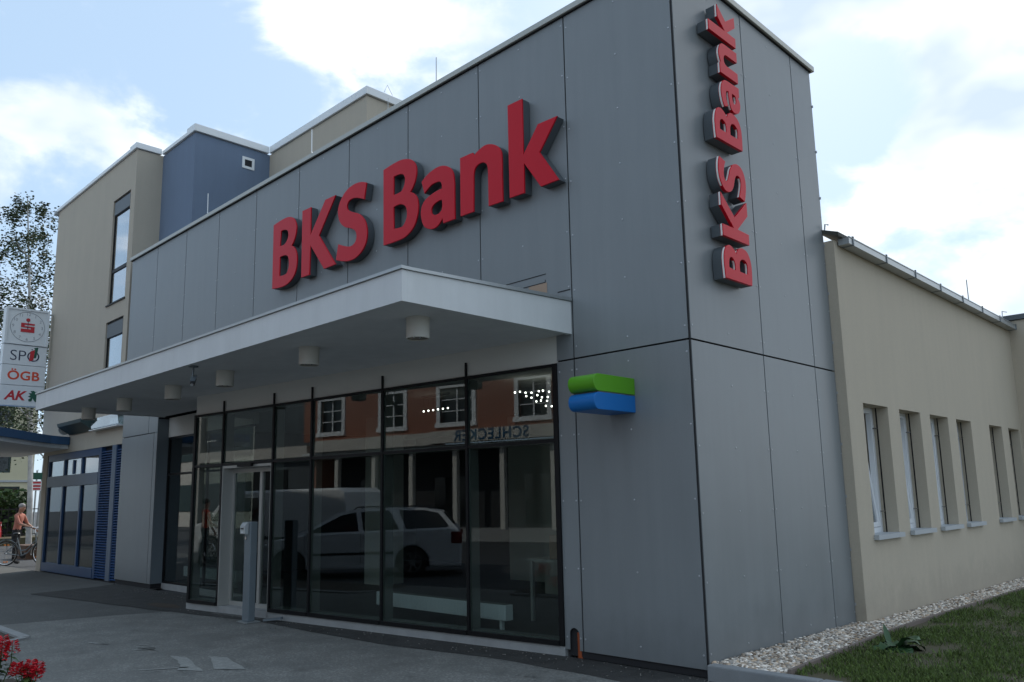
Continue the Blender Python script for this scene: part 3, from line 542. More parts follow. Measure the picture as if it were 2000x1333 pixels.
MB().box(-14.86, -12.8, .69, .99, 6.6, RH).box(-13.1, -12.8, .99, 2.49, 6.6, RH).build('blue_wall', M['tanblue'], of)
MB().box(-13.1, -8.83, 2.49, 2.79, 6.61, RH).box(-9.13, -8.83, 2.79, 9, 6.61, RH).build('wall', M['tan'], of)
MB().add([(-20.1, .3, RH-.1), (-14.7, .3, RH-.1), (-14.7, .8, RH-.1), (-12.9, .8, RH-.1), (-12.9, 2.6, RH-.1), (-8.9, 2.6, RH-.1), (-8.9, 12, RH-.1), (-20.1, 12, RH-.1)], [tuple(range(8))]).build('roof', M['tile'], of)
cp = MB(); t0, t1 = RH+.012, RH+.15
cp.box(-20.34, -14.921, .05, .46, t0, t1-.05).box(-14.92, -14.51, .05, .64, t0, t1).box(-14.509, -13.161, .64, 1.04, t0, t1-.05).box(-13.16, -12.74, .64, 2.44, t0, t1+.03).box(-12.739, -9.181, 2.44, 2.84, t0, t1+.03).box(-9.18, -8.77, 2.44, 9, t0, t1+.03)
cp.build('parapet_coping', M['whitemetal'], of, bevel=.008)
MB().bar((-20.34, -.0, RH-.02), (-20.34, .5, RH-.02), .12, .10).build('gutter_end', M['zinc'], of)
MB().tube([(-8.8, 2.9, RH+.21), (-8.83, 3.0, RH+.42), (-8.78, 3.1, RH+.2)], .006, 6).tube([(-8.775, 2.98, RH-.5), (-8.775, 2.98, RH+.1)], .008, 6).build('lightning_wire', M['zinc'], of)
v = MB().box(-12.80, -12.785, 1.80, 1.86, 9.21, 9.49).box(-12.80, -12.785, 2.04, 2.10, 9.21, 9.49).box(-12.80, -12.785, 1.86, 2.04, 9.43, 9.49).box(-12.80, -12.785, 1.86, 2.04, 9.21, 9.27).build('vent', M['whitemetal'], of)
MB().box(-12.80, -12.795, 1.861, 2.039, 9.271, 9.429).build('vent_grille', M['dark'], v)
for i, (x0, x1, z0, z1) in enumerate(WIN):
    fr = MB(); y = .145
    for a in ((x0, x0+.06, z0, z1), (x1-.06, x1, z0, z1), (x0+.06, x1-.06, z1-.06, z1), (x0+.06, x1-.06, z0, z0+.06)): fr.box(a[0], a[1], y, y+.07, a[2], a[3])
    zt = (7.0, 7.08) if i == 0 else (4.45, 4.53)
    fr.box(x0+.06, x1-.06, y-.01, y+.07, *zt)
    w = fr.build('window', M['blackalu'], of)
    MB().box(x0+.06, x1-.06, y-.03, y+.02, z1-.38, z1-.061).build('blind_box', M['ret'], w)
    MB().box(x0+.06, x1-.06, y+.012, y+.018, zt[1], z1-.381).build('pane', M['glassdark'], w)
    MB().box(x0+.06, x1-.06, y+.012, y+.018, z0+.06, zt[0]).build('pane', M['glassdark'], w)
    MB().box(x0-.05, x1+.04, .07, .15, z0-.03, z0-.001).build('sill', M['blackalu'], w)
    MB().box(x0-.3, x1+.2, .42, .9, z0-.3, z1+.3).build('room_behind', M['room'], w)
# ground floor: blue louvre panels and glazed entrance
for x0, x1, lab in ((-15.72, -14.99, 'blue louvre'), (-14.74, -14.2, 'blue louvre')):
    lv = MB().box(x0, x0+.03, .10, .2, GZ+.01, 2.86).box(x1-.03, x1, .10, .2, GZ+.01, 2.86).box(x0+.03, x1-.03, .21, .2101, 0, .0001).build('louvre', M['bluepaint'], of)
    MB().box(x0+.03, x1-.03, .20, .21, GZ+.01, 2.86).build('louvre_back', M['dark'], lv)
    sl = MB().add([(x0+.03, .10, 0), (x1-.03, .10, 0), (x1-.03, .15, .026), (x0+.03, .15, .026), (x0+.03, .10, .009), (x1-.03, .10, .009), (x1-.03, .15, .035), (x0+.03, .15, .035)], [(0,3,2,1),(4,5,6,7),(0,1,5,4),(1,2,6,5),(2,3,7,6),(3,0,4,7)]).mesh('slat', M['louvre'])
    for k in range(50): o = link('slat', sl, lv); o.location.z = GZ+.03+k*.0565
MB().box(-14.985, -14.745, .09, .22, GZ, 2.86).build('pilaster', M['bluegrey'], of)
en = MB()
EX0, EX1, EY = -19.6, -15.86, .12
for x in (EX0, -18.35, -17.05, EX1): en.box(x-.04, x+.04, EY, EY+.10, GZ+.02, 2.86)
for x in (-17.7,): en.box(x-.04, x+.04, EY+.01, EY+.09, 2.32, 2.66)
fr = en.build('entrance_frame', M['bluepaint'], of)
MB().box(EX0, EX1, EY-.01, EY+.11, 2.69, 2.859).build('head_rail', M['bluepaint'], fr); MB().box(EX0, EX1, EY-.02, EY+.11, 2.03, 2.30).build('transom_band', M['bluegrey'], fr)
MB().box(EX0, EX1, EY-.02, EY+.11, GZ, .14).build('kick_plate', M['bluepaint'], fr); MB().box(EX1+.041, -15.73, .1, .2, GZ, 2.859).build('frame_post', M['bluepaint'], fr)
for a, b in ((EX0+.04, -18.39), (-18.31, -17.09), (-17.01, EX1-.04)):
    MB().box(a, b, EY+.04, EY+.048, .14, 2.03).build('pane', M['glassoff'], fr); MB().box(a, b, EY+.04, EY+.048, 2.30, 2.69).build('pane', M['glassup'], fr)
MB().box(EX0-.1, EX1+.1, 3.0, 3.1, GZ, 3.2).build('room_behind', M['room'], of); MB().box(EX0, EX1, .4, 3, GZ-.02, GZ+.004).build('lobby_floor', M['floor'], of); MB().box(EX0, -14.2, .41, 3, 3.0, 3.05).build('lobby_ceiling', M['room'], of)
# glazed bay with rounded gutter end over the fascia
gb = MB().prism([(.06, 3.28), (-.22, 3.46), (-.24, 3.54), (-.16, 3.56), (.08, 3.52)], 0, -17.9, -16.2).build('glazed_gutter', M['teal'], of)
MB().tube([(-18.05, -.06, 3.44), (-17.9, -.06, 3.42)], [.10, .14], 12).build('gutter_end', M['zinc'], gb, True)
MB().prism([(.09, 3.27), (-.02, 3.30), (-.05, 3.52), (.09, 3.56)], 0, -16.1, -14.4).build('canopy_glazing', M['glassdark'], of); MB().box(-16.15, -14.35, -.06, .09, 3.25, 3.268).build('glazing_sill', M['whitemetal'], of)
# blue entrance canopy sweeping out from the wall
edge = [(-17.95, .09), (-17.86, -.12), (-17.64, -.42), (-17.35, -.67), (-17.05, -.905), (-16.4, -1.43), (-15.8, -1.91), (-15.2, -2.45), (-15.1, -2.75), (-15.3, -3.0)]
poly = edge+[(-19.5, -3.2), (-21.5, -2.6), (-22.4, -.6), (-22.3, .09)]
ec = MB().prism(poly, 2, 3.05, 3.24).build('entrance_canopy', M['canopyblue'], of)
inn = [(x-.07 if i < 9 else x, y) for i, (x, y) in enumerate(edge)]+[(-19.5, -3.12), (-21.4, -2.5), (-22.3, -.6), (-22.2, .088)]
MB().prism(inn, 2, 2.95, 3.049).build('soffit', M['white'], ec)

# projecting sign ---------------------------------------------------------
def text_mesh(name, body, size, mat_, ext=.004, off=0.0, shear=0.0, sx=1.0, space=1.0):
    cu = bpy.data.curves.new(name, 'FONT'); cu.body = body; cu.size = size; cu.extrude = ext; cu.offset = off; cu.shear = shear; cu.align_x = 'CENTER'; cu.align_y = 'CENTER'; cu.space_character = space
    ob = bpy.data.objects.new('tmp', cu); COL.objects.link(ob); me = bpy.data.meshes.new_from_object(ob.evaluated_get(bpy.context.evaluated_depsgraph_get()))
    bpy.data.objects.remove(ob); bpy.data.curves.remove(cu); me.materials.clear(); me.materials.append(mat_); me.name = name
    if sx != 1: me.transform(Matrix.Diagonal((sx, 1, 1, 1)))
    return me
SX = -20.0
FX = Matrix(((0, 0, 1, SX+.002), (1, 0, 0, 0), (0, 1, 0, 0), (0, 0, 0, 1)))          # text plane facing +x: local x runs along +y
def on_sign(me, name, parent, y, z): me.transform(Matrix.Translation((0, y, z)) @ FX); return link(name, me, parent)
sg = thing('projecting_sign', 'white stacked sign with red clock emblem, SPÖ, ÖGB and AK, hung on the tan wall', 'sign', (-20.1, 0, 4.2))
y0, y1 = -1.04, -.02
ROWS = [(5.80, 6.78), (5.255, 5.785), (4.715, 5.245), (4.17, 4.705)]
for i, (z0, z1) in enumerate(ROWS):
    b = MB().box(SX-.26, SX, y0, y1, z0, z1).build('light_box', M['signwhite'], sg, bevel=.008)
    if i == 0:
        MB().box(SX, SX+.03, y0, y0+.05, z0, z1).box(SX, SX+.03, y1-.05, y1, z0, z1).box(SX, SX+.03, y0+.05, y1-.05, z1-.05, z1).box(SX, SX+.03, y0+.05, y1-.05, z0, z0+.04).build('clock_frame', M['signwhite'], b)
        yc, zc = (y0+y1)/2+.01, (z0+z1)/2
        MB().torus((SX+.004, yc, zc), (1, 0, 0), .40, .006, 48, 4).build('clock_ring', M['inkgrey'], b)
        for h in range(1, 13): on_sign(text_mesh('numeral', str(h), .11, M['inkgrey'], .001), 'numeral', b, yc+.34*math.sin(h*math.pi/6), zc+.34*math.cos(h*math.pi/6))
        em = MB(); X0, X1 = SX+.003, SX+.012
        for q in ((-.16, .16, .055, .10), (-.16, -.075, -.02, .055), (-.075, .16, -.02, .018), (.075, .16, -.10, -.02), (-.16, .075, -.10, -.058), (-.16, .16, -.145, -.10)): em.box(X0, X1, yc+q[0], yc+q[1], zc+q[2], zc+q[3])
        em.disc((SX+.008, yc, zc+.19), (1, 0, 0), .048, .008, 20); em.build('emblem', M['inkred'], b)
        MB().bar((SX+.014, yc, zc+.16), (SX+.014, yc, zc-.03), .012, .003, (1, 0, 0)).bar((SX+.014, yc, zc-.0), (SX+.014, yc+.0, zc-.05), .02, .003, (1, 0, 0)).build('clock_hand', M['ink'], b)
    zc = (z0+z1)/2; yc = (y0+y1)/2
    if i == 1:
        on_sign(text_mesh('lettering', 'SPÖ', .40, M['ink'], .002, -.004), 'lettering', b, yc, zc-.03)
        MB().prism([(yc+.10, zc-.15), (yc+.20, zc-.11), (yc+.22, zc+.17), (yc+.12, zc+.12)], 0, SX+.003, SX+.010).build('flag_bar', M['inkred'], b)
        MB().prism([(yc+.205, zc-.06), (yc+.26, zc-.04), (yc+.30, zc+.245), (yc+.20, zc+.22), (yc+.225, zc+.17)], 0, SX+.003, SX+.009).build('flag_bar', M['inkgreen'], b)
    if i == 2: on_sign(text_mesh('lettering', 'ÖGB', .33, M['inkorange'], .002, .007, 0, 1.05, 1.04), 'lettering', b, yc, zc-.02)
    if i == 3:
        on_sign(text_mesh('lettering', 'AK', .34, M['inkred'], .002, .010, .25), 'lettering', b, yc-.17, zc-.01)
        random.seed(3); pts = [(0, -.14), (.06, -.13), (.08, -.05), (.14, -.14), (.2, -.14), (.17, -.03), (.24, .02), (.19, .05), (.24, .14), (.14, .12), (.10, .15), (.02, .14), (.06, .09), (-.02, .08), (.03, .03), (-.03, -.01), (.04, -.04), (-.02, -.09)]
        MB().prism([(yc+.17+p[0], zc+p[1]) for p in pts], 0, SX+.003, SX+.009).build('crest', M['inkgreen'], b)
for z in (6.72, 5.5, 4.4): MB().bar((SX-.13, y1, z), (SX-.13, .10, z), .04, .04).build('bracket', M['zinc'], sg)
for z in (5.7, 5.2, 4.7, 4.3): MB().box(SX-.2, SX-.06, y1, y1+.025, z-.04, z+.16).build('side_clip', M['whitemetal'], sg)

# ------------------------------------------------------------------ wing on the right
wg = thing('bank_wing', 'low cream rendered wing with a row of narrow deep windows and zinc gutter', 'building', (-5, 8, GZ))
WX, WT, RV = .12, 4.60, .20
WY = [(3.70, 4.53), (4.945, 5.775), (6.19, 7.02), (7.43, 8.21), (9.27, 10.09), (10.54, 11.32)]
WZ0, WZ1 = .96, 2.595
zs = [(-.4, WZ0), (WZ1, WT)]
mb = MB(); mb.box(WX-.42, WX, 3.24, 11.5, -.4, WZ0).box(WX-.42, WX, 3.24, 11.5, WZ1, WT)
ys = [3.24]+[v for w in WY for v in w]+[11.5]
for a, b in zip(ys[::2], ys[1::2]): mb.box(WX-.42, WX, a, b, WZ0, WZ1)
mb.box(-12.3, WX-.42, 3.24, 3.54, 3.06, WT).box(-12.3, WX, 11.5, 11.8, -.4, WT); mb.build('wall', M['tanw'], wg)
MB().box(WX-.42, WX+.9, 11.505, 20, -.4, WT+.15).build('wall', M['tanw'], wg)
MB().box(-12.3, WX-.42, 3.55, 11.5, WT-.1, WT-.02).build('roof', M['tile'], wg)
MB().add([(-.05, 3.2, WT+.12), (WX+.08, 3.2, WT+.03), (WX+.08, 11.6, WT+.03), (-.05, 11.6, WT+.12), (-.05, 3.2, WT+.17), (WX+.08, 3.2, WT+.08), (WX+.08, 11.6, WT+.08), (-.05, 11.6, WT+.17)], [(0,3,2,1),(4,5,6,7),(0,1,5,4),(1,2,6,5),(2,3,7,6),(3,0,4,7)]).build('roof_edge', M['tile'], wg)
MB().box(-.3, WX+.95, 11.46, 20, WT+.16, WT+.26).build('roof_edge', M['ret'], wg)
gu = MB(); gx0, gx1, gz0, gz1 = WX+.012, WX+.15, WT-.055, WT+.025
gu.box(gx0, gx1, 3.34, 11.44, gz0, gz0+.006).box(gx1-.006, gx1, 3.34, 11.44, gz0+.006, gz1).box(gx0, gx0+.006, 3.34, 11.44, gz0+.006, gz1+.02).box(gx0+.006, gx1-.006, 3.34, 3.346, gz0+.006, gz1).box(gx1-.012, gx1+.008, 3.34, 11.44, gz1, gz1+.012)
gut = gu.build('gutter', M['zinc'], wg)
for y in np.arange(3.45, 11.4, 1.13): MB().box(gx0, gx1+.012, y, y+.028, gz0-.006, gz0-.001).box(gx1+.001, gx1+.012, y, y+.028, gz0-.001, gz1+.03).box(gx0, gx1+.012, y, y+.028, gz1+.013, gz1+.03).build('gutter_bracket', M['steel'], gut)
for q in ([(WX-.02, 9.0, WT+.1), (WX-.02, 9.0, WT+.55)], [(WX, 11.1, WT+.1), (WX, 11.15, WT+.3), (WX, 11.5, WT+.34)], [(.02, 3.22, WT+.1), (.04, 3.22, WT+.22), (.08, 3.22, WT+.2)]): MB().tube(q, .01, 6).build('lightning_wire', M['zinc'], wg)
xi = WX-RV
def wing_window(i, ya, yb):
    w = MB()
    for a in ((ya, ya+.075, WZ0, WZ1), (yb-.075, yb, WZ0, WZ1), (ya+.075, yb-.075, WZ1-.075, WZ1), (ya+.075, yb-.075, WZ0, WZ0+.085)): w.box(xi-.07, xi, a[0], a[1], a[2], a[3])
    w = w.build('window', M['winwhite'], wg, bevel=.004)
    tilt = (R(5.5), R(4.0), R(1.0), 0, 0, 0)[i]
    T = Matrix.Translation((xi-.02, 0, WZ0+.09)) @ Matrix.Rotation(-tilt, 4, 'Y') @ Matrix.Translation((-(xi-.02), 0, -(WZ0+.09)))
    xf = lambda x, y, z: tuple(T @ Vector((x, y, z)))
    s = MB(xf); p, q = ya+.078, yb-.078
    for a in ((p, p+.06, WZ0+.09, WZ1-.08), (q-.06, q, WZ0+.09, WZ1-.08), (p+.06, q-.06, WZ1-.14, WZ1-.08), (p+.06, q-.06, WZ0+.09, WZ0+.15)): s.box(xi-.055, xi-.004, a[0], a[1], a[2], a[3])
    s = s.build('sash', M['winwhite'], w)
    MB(xf).box(xi-.03, xi-.024, p+.06, q-.06, WZ0+.15, WZ1-.14).build('pane', M['glassdark'], w)
    MB().box(xi+.001, WX+.002, ya+.003, yb-.003, WZ0+.001, WZ0+.022).box(WX+.0021, WX+.06, ya-.03, yb+.03, WZ0-.035, WZ0+.022).build('sill', M['sill'], w)
    r = MB().box(xi+.05, xi+.064, yb-.045, yb-.03, WZ0-.006, WZ1-.004).box(xi+.05, xi+.064, ya+.03, ya+.045, WZ0-.006, WZ1-.004).build('blind_rail', M['blackalu'], w)
    for z in (WZ0+.28, WZ1-.28):
        MB().box(xi+.001, xi+.062, yb-.06, yb-.046, z, z+.016).build('rail_stay', M['chrome'], r)
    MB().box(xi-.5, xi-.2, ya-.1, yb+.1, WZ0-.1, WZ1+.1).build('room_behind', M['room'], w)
for i, (a, b) in enumerate(WY): wing_window(i, a, b)
MB().box(-.004, WX-.002, 3.236, 3.2395, 0, WT).build('return_strip', M['tanw'], wg)
stp = MB()
for z in np.arange(.2, 6.7, .62): stp.box(-.02, .012, 3.225, 3.238, z, z+.03)
stuff(stp.build('panel_clip', M['rivet'], bank))

# ------------------------------------------------------------------ gravel strip, lawn, kerb
gz = lambda y: max(.058-.0125*y, -.085)
def slope_sheet(name, xs, m, dz):
    ys_ = [-.02, 3.2, 6, 12, 30, 60]; v = [(x(y), y, gz(y)+dz) for y in ys_ for x in xs]
    return structure(MB().add(v, [(2*i, 2*i+1, 2*i+3, 2*i+2) for i in range(len(ys_)-1)]).build(name, m))
EDX = lambda y: .71-.055*min(y, 3) if y < 3 else .545+.012*(y-3)
slope_sheet('gravel_bed', (lambda y: .0, EDX), M['soil'], -.03)
slope_sheet('lawn', (lambda y: EDX(y)+.02, lambda y: 40), M['lawnsoil'], -.006)
ys_ = np.linspace(0.046, 11.5, 14); v = []; f = [(0, 1, 2, 3)]
for y in ys_: v += [(EDX(y), y, gz(y)-.1), (EDX(y), y, gz(y)+.034), (EDX(y)+.035, y, gz(y)+.034), (EDX(y)+.035, y, gz(y)-.1)]
for i in range(len(ys_)-1): f += [(4*i, 4*i+1, 4*i+5, 4*i+4), (4*i+1, 4*i+2, 4*i+6, 4*i+5), (4*i+2, 4*i+3, 4*i+7, 4*i+6)]
ed = tag(MB().add(v, f).build('edging_strip', M['edging']), 'brown edging strip between the pale gravel and the lawn', 'edging')
kb = thing('kerb', 'low grey concrete kerb running from the bank corner along the lawn', 'kerb', (2, 0, GZ))
x = .022; k = 0
while x < 9:
    MB().box(x, x+.992, -.07, .045, GZ-.1, .062).build('kerb_stone', M['kerb'], kb, bevel=.012); x += 1.0
rng = np.random.default_rng(5)
ico = bmesh.new(); bmesh.ops.create_icosphere(ico, subdivisions=1, radius=1); IV = np.array([v.co[:] for v in ico.verts]); IF = np.array([[v.index for v in f.verts] for f in ico.faces]); ico.free()
def scatter(name, base_v, base_f, pos, scl, rotz, m, tiltv=0.0, parent=None, jit=0.0, smooth=False):
    n = len(pos); nv = len(base_v); c, s = np.cos(rotz), np.sin(rotz); V = base_v[None, :, :]*scl[:, None, :]
    if jit: V = V*(1+rng.uniform(-jit, jit, (n, nv, 1)))
    if tiltv:
        a = rng.uniform(-tiltv, tiltv, n)[:, None]; ca, sa = np.cos(a), np.sin(a); V = np.stack([V[:, :, 0], V[:, :, 1]*ca-V[:, :, 2]*sa, V[:, :, 1]*sa+V[:, :, 2]*ca], -1)
    V = np.stack([V[:, :, 0]*c[:, None]-V[:, :, 1]*s[:, None], V[:, :, 0]*s[:, None]+V[:, :, 1]*c[:, None], V[:, :, 2]], -1)+pos[:, None, :]
    F = base_f[None]+(np.arange(n)*nv)[:, None, None]; me = bpy.data.meshes.new(name); k = base_f.shape[1]
    me.vertices.add(n*nv); me.vertices.foreach_set('co', V.reshape(-1).astype(np.float32)); nf = n*len(base_f)
    me.loops.add(nf*k); me.loops.foreach_set('vertex_index', F.reshape(-1).astype(np.int32)); me.polygons.add(nf); me.polygons.foreach_set('loop_start', np.arange(0, nf*k, k, dtype=np.int32))
    if smooth: me.polygons.foreach_set('use_smooth', np.ones(nf, bool))
    me.materials.append(m); me.update(calc_edges=True); return link(name, me, parent)
def gravel(n, y0, y1, lo, hi):
    y = rng.uniform(y0, y1, n); ex = np.array([EDX(q) for q in y]); x = rng.uniform(.0, 1, n)*(ex-.02-np.where(y > 3.24, WX, .0))+np.where(y > 3.24, WX, .0)+.01
    r = rng.uniform(lo, hi, n); z = np.array([gz(q) for q in y])-.012+rng.uniform(-.012, .012, n)
    return np.stack([x, y, z], 1), np.stack([r*rng.uniform(.8, 1.4, n), r*rng.uniform(.7, 1.1, n), r*rng.uniform(.5, .8, n)], 1)
pa, sa = gravel(7500, .04, 4.2, .013, .026); pb, sb = gravel(8000, 4.2, 11.4, .014, .026)
P_, S_ = np.concatenate([pa, pb]), np.concatenate([sa, sb])
stuff(scatter('gravel', IV, IF, P_, S_, rng.uniform(0, 6.3, len(P_)), M['stone'], .5, jit=.18))
# grass: denser clumps, bare soil between
n = 130000; gx = .6+rng.power(1.0, n)*4.2; gy = .1+11*rng.uniform(0, 1, n)**1.5
from mathutils import noise as mnoise
keep = np.array([mnoise.noise((a*1.3, b*1.0, 3.1))+.55*mnoise.noise((a*4.5, b*4.0, 7.7))+.39 > rng.uniform(-.05, .5) for a, b in zip(gx, gy)]) & (gx > np.array([EDX(q)+.04 for q in gy]))
gx, gy = gx[keep], gy[keep]; n = len(gx); h = rng.uniform(.018, .06, n)
BV = np.array([(-.0035, 0, 0), (.0035, 0, 0), (.0015, .25, .75), (0, .55, 1.0)]); BF = np.array([(0, 1, 2), (0, 2, 3)])
stuff(scatter('grass', BV, BF, np.stack([gx, gy, np.array([gz(q) for q in gy])-.008], 1), np.stack([rng.uniform(.7, 1.3, n), h, h], 1), rng.uniform(0, 6.3, n), M['grass'], .5))
n = 520; lx = rng.uniform(.8, 4, n); ly = .15+6*rng.uniform(0, 1, n)**1.6
LV = np.array([(-.5, -.2, 0), (.5, -.25, .1), (.6, .2, 0), (-.4, .25, .12)]); LF = np.array([(0, 1, 2, 3)])
stuff(scatter('litter', LV, LF, np.stack([lx, ly, np.array([gz(q) for q in ly])+.004], 1), np.stack([rng.uniform(.012, .03, n)]*3, 1)*np.array([1.5, .8, 1]), rng.uniform(0, 6.3, n), mat('dry_litter', (.32, .26, .15), .9, island=.5), .3))
n = 420; tx = rng.uniform(-12.5, 1.0, n); ty = -.02-np.abs(rng.normal(0, .28, n))-np.where((tx < -1.66) & (tx > -8.75), (-1.66-tx)*.113, 0)
stuff(scatter('grit', IV, IF, np.stack([tx, ty, np.full(n, GZ+.003)], 1), np.stack([rng.uniform(.003, .010, n)]*3, 1)*np.array([1.2, .9, .6]), rng.uniform(0, 6.3, n), mat('grit_grey', (.17, .16, .145), .9, island=.6), .4, jit=.2))
# broad-leaved dock
dk = thing('dock_plant', 'broad dark green dock weed growing in the lawn by the gravel edge', 'plant', (.98, 1.72, gz(1.72)))
def leaf_blade(base, az, el, ln, wd, curl, fold=.25, seg=6):
    pts = []; p = Vector(base); d = Vector((math.cos(az)*math.cos(el), math.sin(az)*math.cos(el), math.sin(el))); side = Vector((-math.sin(az), math.cos(az), 0)); v, f = [], []
    for i in range(seg+1):
        t = i/seg; w = wd*math.sin(math.pi*min(1, t*.92+.08))**.8*(1-.15*t); up = side.cross(d)*-1
        rip = .12*wd*math.sin(t*14+az*3)
        v += [p-side*w+up*(w*fold+rip), p, p+side*w+up*(w*fold-rip)]
        if i < seg: f += [(3*i, 3*i+1, 3*i+4, 3*i+3), (3*i+1, 3*i+2, 3*i+5, 3*i+4)]
        p = p+d*(ln/seg); d = (d+Vector((0, 0, -curl/seg))).normalized()
    return v, f
random.seed(11)
for k in range(17):
    az = k*2.4+random.uniform(-.3, .3); el = random.uniform(.25, .9) if k else 1.1
    v, f = leaf_blade((.98+.02*math.cos(az), 1.72+.02*math.sin(az), gz(1.72)), az, el, random.uniform(.20, .31), random.uniform(.07, .11), random.uniform(1.3, 2.6))
    MB().add(v, f).build('leaf', M['leafdock'], dk, True)
v, f = leaf_blade((.90, 1.78, gz(1.78)), 2.2, .95, .26, .03, .3); MB().add(v, f).build('leaf', M['leafdock'], dk, True)

# ------------------------------------------------------------------ flower bed at the left edge
fb = structure(MB().add([(-7.50, -3.60, GZ+.003), (-7.615, -3.36, GZ+.003), (-8.9, -3.34, GZ+.003), (-12, -3.34, GZ+.003), (-12, -4.6, GZ+.003), (-7.5, -4.6, GZ+.003)], [tuple(range(6))]).build('planting_bed', M['soil']))
be = thing('bed_border', 'flat pale stone border round the dark planting bed at the left edge', 'border', (-8, -3.28, GZ))
for k in range(5): MB().box(-7.72-.86*(k+1)+.005, -7.72-.86*k, -3.335, -3.22, GZ-.05, GZ+.025).build('border_stone', M['concrete'], be, bevel=.008)
MB().bar((-7.68, -3.29, GZ-.01), (-7.47, -3.66, GZ-.01), .10, .06).build('border_stone', M['concrete'], be)
def flower_plant(cx, cy, zb, h, rad, n, label, seed):
    random.seed(seed); t = thing('red_flower', label, 'flower', (cx, cy, zb), 'red salvias at the left edge')
    st, lv, lf = MB(), [], []
    heads = []
    for k in range(n):
        a = random.uniform(0, 6.28); r = rad*random.random()**.5; x, y = cx+r*math.cos(a), cy+r*math.sin(a); hh = h*random.uniform(.75, 1.0)*(1-.25*r/rad)
        st.tube([(cx+.3*(x-cx), cy+.3*(y-cy), zb), (x, y, zb+hh*.6), (x+random.uniform(-.02, .02), y, zb+hh)], [.005, .004, .003], 5); heads.append((x, y, zb+hh))
        for j in range(9):
            b = random.uniform(0, 6.28); v, f = leaf_blade((x*.6+cx*.4, y*.6+cy*.4, zb+hh*random.uniform(.25, .85)), b, random.uniform(-.2, .7), random.uniform(.06, .12), random.uniform(.016, .03), random.uniform(.4, 1.4), seg=4)
            o = len(lv); lv += v; lf += [tuple(i+o for i in q) for q in f]
    st.build('stem', M['leaf'], t)
    stuff(MB().add(lv, lf).build('foliage', M['leaf'], t, True))
    for (x, y, z) in heads:
        v, f = [], []
        for q in range(110):
            a = random.uniform(0, 6.28); u = random.random(); rr = .048*(1-u*.6)*random.random()**.4; zz = z-.06+.10*u; c = Vector((x+rr*math.cos(a), y+rr*math.sin(a), zz)); d = Vector((math.cos(a), math.sin(a), random.uniform(-.3, .7))).normalized(); s = d.orthogonal().normalized()*random.uniform(.005, .009); e = c+d*random.uniform(.016, .028)
            o = len(v); v += [c-s*.4, c+s*.4, e+s, e+d*.008, e-s]; f += [(o, o+1, o+2, o+3, o+4)]
        MB().add(v, f).build('flower_head', M['petal'], t)
flower_plant(-4.42, -4.34, -.02, .50, .12, 8, 'taller red salvia clump at the very left edge of the pavement', 21)
flower_plant(-4.12, -4.19, -.02, .27, .09, 6, 'lower red salvia clump with a broad leaf, right of the taller clump', 22)
pt = thing('planter', 'low concrete planter holding the red salvias at the left edge', 'planter', (-4.3, -4.4, GZ))
MB().box(-4.9, -3.86, -4.95, -4.05, GZ-.02, -.03).build('tub', M['concrete'], pt, bevel=.02); MB().box(-4.84, -3.92, -4.89, -4.11, -.03, -.018).build('earth', M['soil'], pt)

